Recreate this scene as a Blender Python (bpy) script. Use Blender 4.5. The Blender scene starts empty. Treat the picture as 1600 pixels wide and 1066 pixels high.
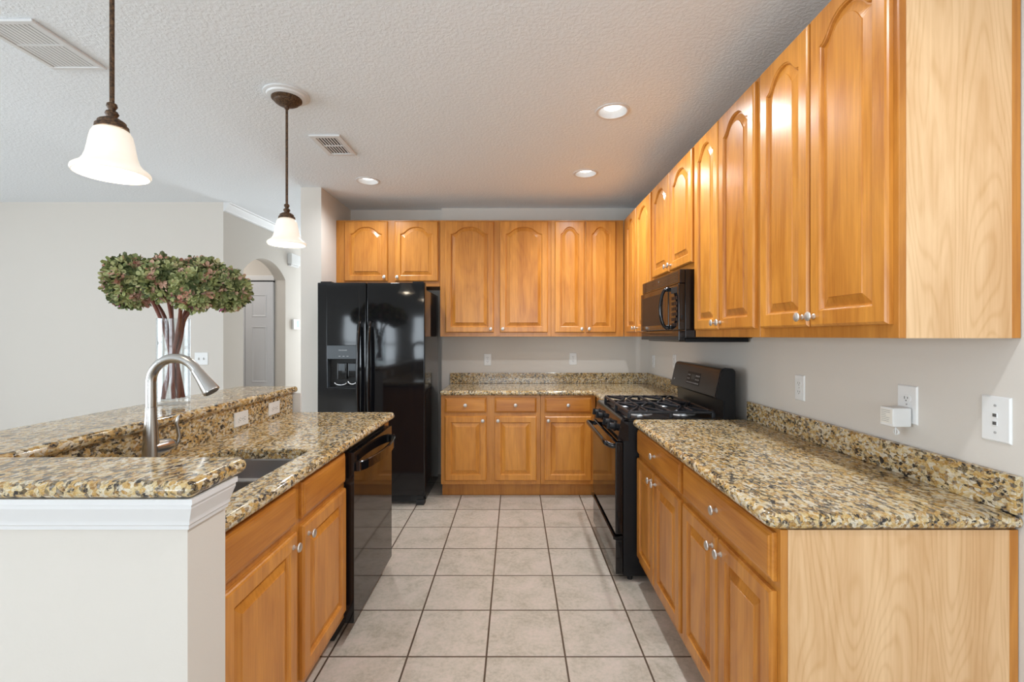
import bpy, bmesh, math, random
from mathutils import Vector, Matrix

PI = math.pi
SC = bpy.context.scene
COL = SC.collection

# ------------------------------------------------------------------ camera
cam_d = bpy.data.cameras.new('camera')
cam = bpy.data.objects.new('camera', cam_d)
COL.objects.link(cam)
cam.location = (0, 0, 1.385)
cam.rotation_euler = (PI / 2, 0, 0)
cam_d.sensor_fit = 'HORIZONTAL'
cam_d.sensor_width = 36.0
cam_d.lens = 729.0 / 1600 * 36.0
cam_d.shift_x = -4.5 / 1600
cam_d.shift_y = -8.0 / 1600
cam_d.clip_start = 0.02
SC.camera = cam

# ------------------------------------------------------------------ world, daylight, exposure
SC.view_settings.view_transform = 'Standard'
SC.view_settings.look = 'None'
SC.view_settings.gamma = 1.0
SC.view_settings.use_curve_mapping = False
SC.view_settings.exposure = 0.12

W = bpy.data.worlds.new('world')
SC.world = W
W.use_nodes = True
bg = W.node_tree.nodes['Background']
bg.inputs[0].default_value = (0.85, 0.93, 1.0, 1)
bg.inputs[1].default_value = 1.0

CEIL = 2.644
WR = 1.322          # right wall plane
YB = 4.60           # back wall plane
YH_ = 7.2           # end of the hall


def area(name, loc, rot, sx, sy, power, color=(1, 1, 1)):
    l = bpy.data.lights.new(name, 'AREA')
    l.shape = 'RECTANGLE'
    l.size = sx
    l.size_y = sy
    l.energy = power
    l.color = color
    o = bpy.data.objects.new(name, l)
    COL.objects.link(o)
    o.location = loc
    o.rotation_euler = rot
    return o


DAY = (0.82, 0.92, 1.0)
UP = math.radians(28)
area('daylight_patio_window', (0.1, -3.62, 1.25), (PI / 2 + UP * 1.5, 0, 0), 2.2, 2.1, 82, DAY)
for rx_, rw_ in ((-3.85, 0.45), (-3.08, 0.55), (-2.25, 0.35)):
    area('daylight_rear_window', (rx_, -3.62, 1.2), (PI / 2, 0, 0), rw_, 1.3, 34 * rw_, DAY)
area('daylight_side_window', (-6.62, -0.5, 1.3), (PI / 2 + UP * 0.4, 0, -PI / 2), 4.8, 1.8, 190, DAY)
area('hall_fill_light', (-2.3, YH_ - 0.02, 1.4), (PI / 2, 0, PI), 0.8, 1.8, 36, DAY)  # fill light added to brighten the hall; its end wall has no window
area('closet_fill_light', (-3.5, 4.95, CEIL - 0.03), (0, 0, 0), 0.25, 0.25, 6.5, (1.0, 0.97, 0.93))  # unseen fill added to brighten the closet nook and its door
CAN_W = 59.0        # each recessed lamp
CAN_C = (0.91, 0.96, 1.0)


# ------------------------------------------------------------------ materials
def new_mat(name):
    m = bpy.data.materials.new(name)
    m.use_nodes = True
    nt = m.node_tree
    return m, nt, nt.nodes['Principled BSDF']


def N(nt, typ, **kw):
    n = nt.nodes.new(typ)
    for k, v in kw.items():
        if k.startswith('_'):
            n.inputs[k[1:].replace('_', ' ')].default_value = v
        else:
            setattr(n, k, v)
    return n


def simple(name, col, rough=0.5, metal=0.0, spec=0.5, coat=0.0, bump=None, emit=None, estr=0.0):
    m, nt, b = new_mat(name)
    b.inputs['Base Color'].default_value = (*col, 1)
    b.inputs['Roughness'].default_value = rough
    b.inputs['Metallic'].default_value = metal
    b.inputs['Specular IOR Level'].default_value = spec
    b.inputs['Coat Weight'].default_value = coat
    b.inputs['Coat Roughness'].default_value = 0.05
    if emit:
        b.inputs['Emission Color'].default_value = (*emit, 1)
        b.inputs['Emission Strength'].default_value = estr
    if bump:
        scale, strength, dist = bump
        tc = N(nt, 'ShaderNodeTexCoord')
        no = N(nt, 'ShaderNodeTexNoise', _Scale=scale, _Detail=4.0)
        bu = N(nt, 'ShaderNodeBump', _Strength=strength, _Distance=dist)
        nt.links.new(tc.outputs['Object'], no.inputs['Vector'])
        nt.links.new(no.outputs['Fac'], bu.inputs['Height'])
        nt.links.new(bu.outputs['Normal'], b.inputs['Normal'])
    return m


def ramp(nt, stops, interp='LINEAR'):
    r = nt.nodes.new('ShaderNodeValToRGB')
    cr = r.color_ramp
    cr.interpolation = interp
    while len(cr.elements) < len(stops):
        cr.elements.new(0.5)
    for e, (p, c) in zip(cr.elements, stops):
        e.position = p
        e.color = (*c, 1) if len(c) == 3 else c
    return r


def wood(name, dark, light, horizontal=False, rough=0.3, fine=0.35, vary=0.08, boards=0.12, figure=0.035, freq=75.0):
    m, nt, b = new_mat(name)
    L = nt.links.new
    tc = N(nt, 'ShaderNodeTexCoord')
    oi = N(nt, 'ShaderNodeObjectInfo')
    mul = N(nt, 'ShaderNodeMath', operation='MULTIPLY')
    mul.inputs[1].default_value = 37.0
    L(oi.outputs['Random'], mul.inputs[0])
    add = N(nt, 'ShaderNodeVectorMath', operation='ADD')
    L(tc.outputs['Object'], add.inputs[0])
    L(mul.outputs[0], add.inputs[1])
    mp = N(nt, 'ShaderNodeMapping')
    mp.inputs['Scale'].default_value = (0.16, 1, 1) if horizontal else (1, 1, 0.16)
    L(add.outputs[0], mp.inputs['Vector'])
    n1 = N(nt, 'ShaderNodeTexNoise', _Scale=11.0, _Detail=5.0, _Roughness=0.6, _Distortion=0.9)
    L(mp.outputs[0], n1.inputs['Vector'])
    mp2 = N(nt, 'ShaderNodeMapping')
    mp2.inputs['Scale'].default_value = (0.03, 1, 1) if horizontal else (1, 1, 0.03)
    L(add.outputs[0], mp2.inputs['Vector'])
    n2 = N(nt, 'ShaderNodeTexNoise', _Scale=130.0, _Detail=3.0, _Roughness=0.6)
    L(mp2.outputs[0], n2.inputs['Vector'])
    # cathedral figure: soft rings of a stretched noise
    n3 = N(nt, 'ShaderNodeTexNoise', _Scale=4.2, _Detail=2.0, _Distortion=0.3)
    L(mp.outputs[0], n3.inputs['Vector'])
    k = N(nt, 'ShaderNodeMath', operation='MULTIPLY')
    k.inputs[1].default_value = freq
    L(n3.outputs['Fac'], k.inputs[0])
    s = N(nt, 'ShaderNodeMath', operation='SINE')
    L(k.outputs[0], s.inputs[0])
    s1 = N(nt, 'ShaderNodeMath', operation='MULTIPLY_ADD')
    s1.inputs[1].default_value = 0.5
    s1.inputs[2].default_value = 0.5
    L(s.outputs[0], s1.inputs[0])
    sp_ = N(nt, 'ShaderNodeMath', operation='POWER')
    sp_.inputs[1].default_value = 4.0
    L(s1.outputs[0], sp_.inputs[0])
    s2 = N(nt, 'ShaderNodeMath', operation='MULTIPLY')
    s2.inputs[1].default_value = -figure
    L(sp_.outputs[0], s2.inputs[0])
    mixf = N(nt, 'ShaderNodeMix', data_type='FLOAT')
    mixf.inputs[0].default_value = fine
    L(n1.outputs['Fac'], mixf.inputs[2])
    L(n2.outputs['Fac'], mixf.inputs[3])
    a1 = N(nt, 'ShaderNodeMath', operation='ADD')
    L(mixf.outputs[0], a1.inputs[0])
    L(s2.outputs[0], a1.inputs[1])
    a2 = N(nt, 'ShaderNodeMath', operation='MULTIPLY_ADD')
    a2.inputs[1].default_value = vary
    L(oi.outputs['Random'], a2.inputs[0])
    L(a1.outputs[0], a2.inputs[2])
    # glued-up boards of slightly different tone
    dt = N(nt, 'ShaderNodeVectorMath', operation='DOT_PRODUCT')
    dt.inputs[1].default_value = (0, 0, 9.0) if horizontal else (9.0, 9.0, 0)
    L(add.outputs[0], dt.inputs[0])
    fl = N(nt, 'ShaderNodeMath', operation='FLOOR')
    L(dt.outputs['Value'], fl.inputs[0])
    wn = N(nt, 'ShaderNodeTexWhiteNoise', noise_dimensions='1D')
    L(fl.outputs[0], wn.inputs['W'])
    a3 = N(nt, 'ShaderNodeMath', operation='MULTIPLY_ADD')
    a3.inputs[1].default_value = boards
    L(wn.outputs['Value'], a3.inputs[0])
    L(a2.outputs[0], a3.inputs[2])
    r = ramp(nt, [(0.34, dark), (0.80, light)])
    L(a3.outputs[0], r.inputs[0])
    L(r.outputs[0], b.inputs['Base Color'])
    b.inputs['Roughness'].default_value = rough
    b.inputs['Specular IOR Level'].default_value = 0.5
    b.inputs['Coat Weight'].default_value = 0.08
    b.inputs['Coat Roughness'].default_value = 0.2
    return m


def granite(name):
    m, nt, b = new_mat(name)
    L = nt.links.new
    tc = N(nt, 'ShaderNodeTexCoord')
    mp = N(nt, 'ShaderNodeMapping')
    mp.inputs['Rotation'].default_value = (0.3, 0.5, 0.62)
    mp.inputs['Scale'].default_value = (1.0, 0.62, 1.0)
    L(tc.outputs['Object'], mp.inputs['Vector'])
    # warp so the grains are irregular
    nw = N(nt, 'ShaderNodeTexNoise', _Scale=60.0, _Detail=2.0)
    L(mp.outputs[0], nw.inputs['Vector'])
    sc = N(nt, 'ShaderNodeVectorMath', operation='SCALE')
    sc.inputs['Scale'].default_value = 0.014
    L(nw.outputs['Color'], sc.inputs[0])
    ad = N(nt, 'ShaderNodeVectorMath', operation='ADD')
    L(mp.outputs[0], ad.inputs[0])
    L(sc.outputs[0], ad.inputs[1])
    v1 = N(nt, 'ShaderNodeTexVoronoi', _Scale=112.0)
    L(ad.outputs[0], v1.inputs['Vector'])
    sep = N(nt, 'ShaderNodeSeparateColor')
    L(v1.outputs['Color'], sep.inputs[0])
    big = N(nt, 'ShaderNodeTexNoise', _Scale=9.0, _Detail=3.0, _Roughness=0.6, _Distortion=0.8)
    L(mp.outputs[0], big.inputs['Vector'])
    bm_ = N(nt, 'ShaderNodeMath', operation='MULTIPLY_ADD')
    bm_.inputs[1].default_value = 1.0
    bm_.inputs[2].default_value = -0.5
    L(big.outputs['Fac'], bm_.inputs[0])
    a = N(nt, 'ShaderNodeMath', operation='ADD')
    L(sep.outputs[0], a.inputs[0])
    L(bm_.outputs[0], a.inputs[1])
    r = ramp(nt, [(0.0, (0.018, 0.015, 0.014)), (0.12, (0.05, 0.04, 0.033)), (0.17, (0.19, 0.165, 0.145)),
                  (0.24, (0.20, 0.10, 0.032)), (0.34, (0.46, 0.25, 0.06)), (0.50, (0.56, 0.35, 0.11)),
                  (0.63, (0.62, 0.46, 0.22)), (0.78, (0.66, 0.56, 0.37)), (0.92, (0.72, 0.66, 0.54))])
    L(a.outputs[0], r.inputs[0])
    # fine second grain
    v2 = N(nt, 'ShaderNodeTexVoronoi', _Scale=270.0)
    L(ad.outputs[0], v2.inputs['Vector'])
    sep2 = N(nt, 'ShaderNodeSeparateColor')
    L(v2.outputs['Color'], sep2.inputs[0])
    r2 = ramp(nt, [(0.0, (0.025, 0.02, 0.02)), (0.16, (0.34, 0.22, 0.09)), (0.42, (0.56, 0.42, 0.20)),
                   (0.8, (0.60, 0.55, 0.46))], 'CONSTANT')
    L(sep2.outputs[1], r2.inputs[0])
    mx = N(nt, 'ShaderNodeMix', data_type='RGBA')
    mx.inputs[0].default_value = 0.32
    L(r.outputs[0], mx.inputs[6])
    L(r2.outputs[0], mx.inputs[7])
    # dark mineral veins
    nd = N(nt, 'ShaderNodeTexNoise', _Scale=48.0, _Detail=4.0, _Roughness=0.65)
    L(mp.outputs[0], nd.inputs['Vector'])
    rd = ramp(nt, [(0.37, (1, 1, 1)), (0.425, (0, 0, 0))])
    L(nd.outputs['Fac'], rd.inputs[0])
    mx2 = N(nt, 'ShaderNodeMix', data_type='RGBA')
    L(rd.outputs[0], mx2.inputs[0])
    L(mx.outputs[2], mx2.inputs[6])
    mx2.inputs[7].default_value = (0.03, 0.027, 0.028, 1)
    L(mx2.outputs[2], b.inputs['Base Color'])
    b.inputs['Roughness'].default_value = 0.09
    b.inputs['Specular IOR Level'].default_value = 0.5
    return m


def tile_mat(name):
    T, ox, oy, g = 0.3408, -0.1231, 2.0137, 0.0034
    m, nt, b = new_mat(name)
    L = nt.links.new
    tc = N(nt, 'ShaderNodeTexCoord')
    sp = N(nt, 'ShaderNodeSeparateXYZ')
    L(tc.outputs['Object'], sp.inputs[0])

    def cell(out, off):
        d = N(nt, 'ShaderNodeMath', operation='SUBTRACT')
        d.inputs[1].default_value = off
        L(out, d.inputs[0])
        q = N(nt, 'ShaderNodeMath', operation='DIVIDE')
        q.inputs[1].default_value = T
        L(d.outputs[0], q.inputs[0])
        fl = N(nt, 'ShaderNodeMath', operation='FLOOR')
        L(q.outputs[0], fl.inputs[0])
        pp = N(nt, 'ShaderNodeMath', operation='PINGPONG')
        pp.inputs[1].default_value = 0.5
        L(q.outputs[0], pp.inputs[0])
        return fl.outputs[0], pp.outputs[0]
    fx, px_ = cell(sp.outputs[0], ox)
    fy, py_ = cell(sp.outputs[1], oy)
    mn = N(nt, 'ShaderNodeMath', operation='MINIMUM')
    L(px_, mn.inputs[0])
    L(py_, mn.inputs[1])
    grout = ramp(nt, [(g / T, (1, 1, 1)), (g / T * 1.35, (0, 0, 0))])
    L(mn.outputs[0], grout.inputs[0])
    cv = N(nt, 'ShaderNodeCombineXYZ')
    L(fx, cv.inputs[0])
    L(fy, cv.inputs[1])
    wn = N(nt, 'ShaderNodeTexWhiteNoise', noise_dimensions='3D')
    L(cv.outputs[0], wn.inputs['Vector'])
    no = N(nt, 'ShaderNodeTexNoise', _Scale=7.0, _Detail=6.0, _Roughness=0.65, _Distortion=0.6)
    ad = N(nt, 'ShaderNodeVectorMath', operation='MULTIPLY_ADD')
    L(wn.outputs['Color'], ad.inputs[0])
    ad.inputs[1].default_value = (20, 20, 20)
    L(tc.outputs['Object'], ad.inputs[2])
    L(ad.outputs[0], no.inputs['Vector'])
    f2 = N(nt, 'ShaderNodeTexNoise', _Scale=60.0, _Detail=4.0, _Roughness=0.7)
    L(ad.outputs[0], f2.inputs['Vector'])
    mf = N(nt, 'ShaderNodeMix', data_type='FLOAT')
    mf.inputs[0].default_value = 0.45
    L(no.outputs['Fac'], mf.inputs[2])
    L(f2.outputs['Fac'], mf.inputs[3])
    r = ramp(nt, [(0.36, (0.39, 0.345, 0.275)), (0.5, (0.535, 0.475, 0.40)), (0.62, (0.62, 0.525, 0.46))])
    L(mf.outputs[0], r.inputs[0])
    mx = N(nt, 'ShaderNodeMix', data_type='RGBA')
    L(grout.outputs[0], mx.inputs[0])
    L(r.outputs[0], mx.inputs[6])
    mx.inputs[7].default_value = (0.085, 0.055, 0.035, 1)
    L(mx.outputs[2], b.inputs['Base Color'])
    bu = N(nt, 'ShaderNodeBump', _Strength=0.5, _Distance=0.002, invert=True)
    L(grout.outputs[0], bu.inputs['Height'])
    L(bu.outputs[0], b.inputs['Normal'])
    b.inputs['Roughness'].default_value = 0.38
    b.inputs['Specular IOR Level'].default_value = 0.4
    return m


def ceiling_mat(name):
    m, nt, b = new_mat(name)
    L = nt.links.new
    b.inputs['Base Color'].default_value = (0.87, 0.90, 0.935, 1)
    b.inputs['Roughness'].default_value = 0.9
    tc = N(nt, 'ShaderNodeTexCoord')
    n1 = N(nt, 'ShaderNodeTexNoise', _Scale=62.0, _Detail=3.0, _Roughness=0.55, _Distortion=0.5)
    L(tc.outputs['Object'], n1.inputs['Vector'])
    r = ramp(nt, [(0.40, (0, 0, 0)), (0.62, (1, 1, 1))])
    L(n1.outputs['Fac'], r.inputs[0])
    bu = N(nt, 'ShaderNodeBump', _Strength=0.3, _Distance=0.004)
    L(r.outputs[0], bu.inputs['Height'])
    L(bu.outputs[0], b.inputs['Normal'])
    return m


def petal_mat(name):
    m, nt, b = new_mat(name)
    L = nt.links.new
    ge = N(nt, 'ShaderNodeNewGeometry')
    tc = N(nt, 'ShaderNodeTexCoord')
    green = ramp(nt, [(0.0, (0.10, 0.125, 0.05)), (0.2, (0.19, 0.225, 0.085)), (0.45, (0.30, 0.335, 0.13)),
                      (0.7, (0.44, 0.46, 0.22)), (0.92, (0.52, 0.50, 0.29))], 'CONSTANT')
    pink = ramp(nt, [(0.0, (0.34, 0.13, 0.10)), (0.3, (0.48, 0.24, 0.17)), (0.6, (0.62, 0.40, 0.31)), (0.93, (0.50, 0.14, 0.27))], 'CONSTANT')
    L(ge.outputs['Random Per Island'], green.inputs[0])
    wn = N(nt, 'ShaderNodeTexWhiteNoise', noise_dimensions='1D')
    L(ge.outputs['Random Per Island'], wn.inputs['W'])
    L(wn.outputs['Value'], pink.inputs[0])
    no = N(nt, 'ShaderNodeTexNoise', _Scale=17.0, _Detail=2.0)
    L(tc.outputs['Object'], no.inputs['Vector'])
    ad = N(nt, 'ShaderNodeMath', operation='MULTIPLY_ADD')
    ad.inputs[1].default_value = 0.22
    L(wn.outputs['Value'], ad.inputs[0])
    L(no.outputs['Fac'], ad.inputs[2])
    st = N(nt, 'ShaderNodeMath', operation='GREATER_THAN')
    st.inputs[1].default_value = 0.70
    L(ad.outputs[0], st.inputs[0])
    mx = N(nt, 'ShaderNodeMix', data_type='RGBA')
    L(st.outputs[0], mx.inputs[0])
    L(green.outputs[0], mx.inputs[6])
    L(pink.outputs[0], mx.inputs[7])
    L(mx.outputs[2], b.inputs['Base Color'])
    b.inputs['Roughness'].default_value = 0.55
    b.inputs['Specular IOR Level'].default_value = 0.35
    return m


def bronze_mat(name):
    m, nt, b = new_mat(name)
    L = nt.links.new
    tc = N(nt, 'ShaderNodeTexCoord')
    n = N(nt, 'ShaderNodeTexNoise', _Scale=140.0, _Detail=3.0)
    L(tc.outputs['Object'], n.inputs['Vector'])
    r = ramp(nt, [(0.35, (0.035, 0.02, 0.012)), (0.6, (0.13, 0.07, 0.035)), (0.8, (0.26, 0.16, 0.08))])
    L(n.outputs['Fac'], r.inputs[0])
    L(r.outputs[0], b.inputs['Base Color'])
    b.inputs['Roughness'].default_value = 0.5
    b.inputs['Metallic'].default_value = 0.4
    return m


def fridge_mat(name):
    m = simple(name, (0.006, 0.0065, 0.008), 0.065, spec=0.45)
    nt = m.node_tree
    b = nt.nodes['Principled BSDF']
    tc = N(nt, 'ShaderNodeTexCoord')
    n = N(nt, 'ShaderNodeTexNoise', _Scale=3.0, _Detail=1.0)
    bu = N(nt, 'ShaderNodeBump', _Strength=0.14, _Distance=0.006)
    nt.links.new(tc.outputs['Object'], n.inputs['Vector'])
    nt.links.new(n.outputs['Fac'], bu.inputs['Height'])
    nt.links.new(bu.outputs[0], b.inputs['Normal'])
    return m


def shade_mat(name):
    m, nt, b = new_mat(name)
    L = nt.links.new
    tc = N(nt, 'ShaderNodeTexCoord')
    n = N(nt, 'ShaderNodeTexNoise', _Scale=14.0, _Detail=3.0, _Distortion=1.0)
    L(tc.outputs['Object'], n.inputs['Vector'])
    r = ramp(nt, [(0.35, (1.0, 0.90, 0.74)), (0.65, (1.0, 0.95, 0.86))])
    L(n.outputs['Fac'], r.inputs[0])
    b.inputs['Base Color'].default_value = (0.8, 0.75, 0.66, 1)
    b.inputs['Roughness'].default_value = 0.35
    L(r.outputs[0], b.inputs['Emission Color'])
    b.inputs['Emission Strength'].default_value = 0.42
    return m


M = {}
M['wall'] = simple('wall_paint', (0.68, 0.635, 0.58), 0.75, spec=0.25, bump=(190, 0.12, 0.002))
M['wall_rear'] = simple('darkened_rear_wall', (0.36, 0.34, 0.31), 0.8)  # unseen rear wall, darkened to keep the refrigerator's reflection dark
M['wall_bounce'] = simple('bounce_wall_white', (0.86, 0.86, 0.86), 0.8)  # unseen left wall, made white to bounce light into the room
M['ceil'] = ceiling_mat('ceiling_texture')
M['tile'] = tile_mat('floor_tile')
M['white'] = simple('white_trim_paint', (0.74, 0.735, 0.735), 0.4)
M['door'] = simple('door_paint', (0.66, 0.665, 0.69), 0.45)
M['plate'] = simple('white_plastic', (0.80, 0.80, 0.79), 0.35)
M['slot'] = simple('dark_slot', (0.10, 0.095, 0.09), 0.6)
M['maple'] = wood('maple_honey', (0.36, 0.110, 0.011), (0.70, 0.30, 0.049), figure=0.05)
M['maple_h'] = wood('maple_honey_crosswise', (0.36, 0.110, 0.011), (0.66, 0.275, 0.043), horizontal=True, boards=0.0, figure=0.04)
M['frame'] = wood('maple_frame', (0.36, 0.118, 0.014), (0.63, 0.27, 0.047), boards=0.05, figure=0.04)
M['veneer'] = wood('maple_veneer', (0.60, 0.34, 0.15), (0.84, 0.575, 0.33), rough=0.45, fine=0.3, figure=0.11, boards=0.09, freq=230.0)
M['cabin'] = simple('cabinet_underside', (0.42, 0.23, 0.09), 0.5)
M['granite'] = granite('polished_granite')
M['nickel'] = simple('brushed_nickel', (0.50, 0.485, 0.465), 0.24, metal=1.0)
M['satin_nickel'] = simple('satin_nickel', (0.66, 0.63, 0.59), 0.42, metal=0.9)
M['steel'] = simple('brushed_steel', (0.42, 0.42, 0.43), 0.30, metal=1.0)
M['black'] = simple('gloss_black', (0.005, 0.005, 0.006), 0.06, spec=0.5)
M['satin'] = simple('satin_black', (0.006, 0.0065, 0.008), 0.40, spec=0.3)
M['console'] = simple('console_black', (0.014, 0.013, 0.013), 0.28, spec=0.4)
M['matte'] = simple('matte_black', (0.010, 0.010, 0.010), 0.6)
M['iron'] = simple('cast_iron', (0.012, 0.014, 0.019), 0.35)
M['fridge'] = fridge_mat('fridge_black')
M['panelgrey'] = simple('dispenser_grey', (0.085, 0.10, 0.115), 0.35)
M['chrome'] = simple('chrome', (0.75, 0.77, 0.8), 0.12, metal=1.0)
M['alu'] = simple('burner_alloy', (0.55, 0.56, 0.57), 0.35, metal=0.8)
M['mark'] = simple('printed_mark', (0.55, 0.57, 0.6), 0.5)
M['greymark'] = simple('grey_print', (0.38, 0.37, 0.36), 0.6)
M['bronze'] = bronze_mat('aged_bronze')
M['shade'] = shade_mat('lit_glass_shade')
M['bulb'] = simple('lit_bulb', (1, 1, 1), 0.5, emit=(1.0, 0.97, 0.92), estr=2.2)
M['can'] = simple('can_reflector', (0.5, 0.5, 0.5), 0.35)
M['stem'] = simple('flower_stem', (0.17, 0.050, 0.030), 0.6, bump=(70, 0.5, 0.004))
M['petal'] = petal_mat('hydrangea_petals')
M['leafcore'] = simple('hydrangea_core', (0.06, 0.085, 0.025), 0.8)
M['lcd'] = simple('lcd_blue', (0.10, 0.34, 0.60), 0.3)
M['dark'] = simple('vent_dark', (0.012, 0.012, 0.014), 0.9)
M['label'] = simple('paper_label', (0.80, 0.77, 0.70), 0.6)


def glass_mat(name):
    """thin clear glass: see-through with mirror-like edges"""
    m, nt, b = new_mat(name)
    nt.nodes.remove(b)
    L = nt.links.new
    tr = N(nt, 'ShaderNodeBsdfTransparent')
    tr.inputs[0].default_value = (0.955, 0.97, 0.975, 1)
    gl = N(nt, 'ShaderNodeBsdfGlossy')
    gl.inputs['Roughness'].default_value = 0.02
    lw = N(nt, 'ShaderNodeLayerWeight')
    pw = N(nt, 'ShaderNodeMath', operation='POWER')
    pw.inputs[1].default_value = 2.4
    L(lw.outputs['Facing'], pw.inputs[0])
    fr = N(nt, 'ShaderNodeMath', operation='MULTIPLY_ADD')
    fr.inputs[1].default_value = 0.75
    fr.inputs[2].default_value = 0.05
    L(pw.outputs[0], fr.inputs[0])
    mx = N(nt, 'ShaderNodeMixShader')
    L(fr.outputs[0], mx.inputs[0])
    L(tr.outputs[0], mx.inputs[1])
    L(gl.outputs[0], mx.inputs[2])
    L(mx.outputs[0], nt.nodes['Material Output'].inputs['Surface'])
    return m


M['glass'] = glass_mat('clear_glass')


# ------------------------------------------------------------------ mesh building
class MB:
    def __init__(self):
        self.bm = bmesh.new()
        self.mats = []

    def mi(self, m):
        if m not in self.mats:
            self.mats.append(m)
        return self.mats.index(m)

    def _merge(self, sub, m, mat4=None):
        if mat4 is not None:
            sub.transform(mat4)
        i = self.mi(m)
        vm = [self.bm.verts.new(v.co) for v in sub.verts]
        sub.verts.index_update()
        for f in sub.faces:
            try:
                nf = self.bm.faces.new([vm[v.index] for v in f.verts])
                nf.material_index = i
            except ValueError:
                pass
        sub.free()

    def box(self, x0, x1, y0, y1, z0, z1, m, bev=0.0, seg=2, mat4=None):
        s = bmesh.new()
        bmesh.ops.create_cube(s, size=1.0)
        for v in s.verts:
            v.co = Vector(((x0 + x1) / 2 + v.co.x * (x1 - x0), (y0 + y1) / 2 + v.co.y * (y1 - y0),
                           (z0 + z1) / 2 + v.co.z * (z1 - z0)))
        if bev > 0:
            bmesh.ops.bevel(s, geom=list(s.edges), offset=bev, segments=seg, profile=0.5, affect='EDGES')
        self._merge(s, m, mat4)
        return self

    def lathe(self, prof, m, origin=(0, 0, 0), axis='Z', seg=32, mat4=None, closed_ends=True):
        """prof: list of (r, h) along the axis"""
        s = bmesh.new()
        rings = []
        for r, h in prof:
            if r < 1e-6:
                rings.append([s.verts.new((0, 0, h))])
            else:
                rings.append([s.verts.new((r * math.cos(2 * PI * k / seg), r * math.sin(2 * PI * k / seg), h))
                              for k in range(seg)])
        for a, b in zip(rings, rings[1:]):
            for k in range(seg):
                k2 = (k + 1) % seg
                if len(a) == 1 and len(b) == 1:
                    break
                if len(a) == 1:
                    s.faces.new((a[0], b[k], b[k2]))
                elif len(b) == 1:
                    s.faces.new((a[k2], a[k], b[0]))
                else:
                    s.faces.new((a[k], b[k], b[k2], a[k2]))
        if closed_ends:
            for rg in (rings[0], rings[-1]):
                if len(rg) > 2:
                    s.faces.new(rg)
        R = {'Z': Matrix.Identity(4), '-Z': Matrix.Rotation(PI, 4, 'X'), 'X': Matrix.Rotation(PI / 2, 4, 'Y'),
             '-X': Matrix.Rotation(-PI / 2, 4, 'Y'),
             'Y': Matrix.Rotation(-PI / 2, 4, 'X'), '-Y': Matrix.Rotation(PI / 2, 4, 'X')}[axis]
        T = Matrix.Translation(origin) @ R
        if mat4 is not None:
            T = mat4 @ T
        self._merge(s, m, T)
        return self

    def tube(self, pts, rad, m, seg=10, caps=True, flat=None):
        """swept tube; rad number or list; flat=(a,b) elliptical section factors"""
        pts = [Vector(p) for p in pts]
        n = len(pts)
        rads = rad if isinstance(rad, (list, tuple)) else [rad] * n
        s = bmesh.new()
        rings = []
        up = None
        for i, p in enumerate(pts):
            t = (pts[min(i + 1, n - 1)] - pts[max(i - 1, 0)]).normalized()
            if up is None:
                ref = Vector((0, 0, 1)) if abs(t.z) < 0.9 else Vector((0, 1, 0))
                u = (ref - t * ref.dot(t)).normalized()
            else:
                u = (up - t * up.dot(t)).normalized()
            up = u
            v = t.cross(u)
            a, b = flat if flat else (1, 1)
            rings.append([s.verts.new(p + (u * (math.cos(2 * PI * k / seg) * a) + v * (math.sin(2 * PI * k / seg) * b)) * rads[i])
                          for k in range(seg)])
        for a, b in zip(rings, rings[1:]):
            for k in range(seg):
                k2 = (k + 1) % seg
                s.faces.new((a[k], a[k2], b[k2], b[k]))
        if caps:
            s.faces.new(list(reversed(rings[0])))
            s.faces.new(rings[-1])
        self._merge(s, m)
        return self

    def loft(self, rings, m, cap0=True, cap1=True, closed=True):
        s = bmesh.new()
        R = [[s.verts.new(p) for p in rg] for rg in rings]
        n = len(R[0])
        for a, b in zip(R, R[1:]):
            for k in range(n if closed else n - 1):
                k2 = (k + 1) % n
                try:
                    s.faces.new((a[k], a[k2], b[k2], b[k]))
                except ValueError:
                    pass
        if cap0:
            s.faces.new(list(reversed(R[0])))
        if cap1:
            s.faces.new(R[-1])
        self._merge(s, m)
        return self

    def prism(self, poly, axis, a, b, m):
        """poly in the plane perpendicular to axis; X: (y,z)  Y: (x,z)  Z: (x,y)"""
        def p3(p, h):
            if axis == 'X':
                return (h, p[0], p[1])
            if axis == 'Y':
                return (p[0], h, p[1])
            return (p[0], p[1], h)
        return self.loft([[p3(p, a) for p in poly], [p3(p, b) for p in poly]], m)

    def build(self, name, parent=None, smooth=None):
        bm = self.bm
        bmesh.ops.recalc_face_normals(bm, faces=list(bm.faces))
        me = bpy.data.meshes.new(name)
        bm.to_mesh(me)
        bm.free()
        for m in self.mats:
            me.materials.append(m)
        if smooth:
            me.shade_smooth()
            me.set_sharp_from_angle(angle=math.radians(smooth))
        o = bpy.data.objects.new(name, me)
        COL.objects.link(o)
        if smooth:
            w = o.modifiers.new('weighted_normals', 'WEIGHTED_NORMAL')
            w.keep_sharp = True
        if parent:
            o.parent = parent
        return o


def thing(name, label, cat, loc=(0, 0, 0), rz=0.0, group=None):
    o = bpy.data.objects.new(name, None)
    o.empty_display_size = 0.05
    COL.objects.link(o)
    o.location = loc
    o.rotation_euler = (0, 0, rz)
    return tag(o, label, cat, group)


def tag(o, label, cat, group=None):
    o['label'] = label
    o['category'] = cat
    if group:
        o['group'] = group
    return o


def struct(o):
    o['kind'] = 'structure'
    return o


def copy_tree(o, parent=None):
    c = o.copy()
    COL.objects.link(c)
    if parent:
        c.parent = parent
    for ch in list(o.children):
        copy_tree(ch, c)
    return c


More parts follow.
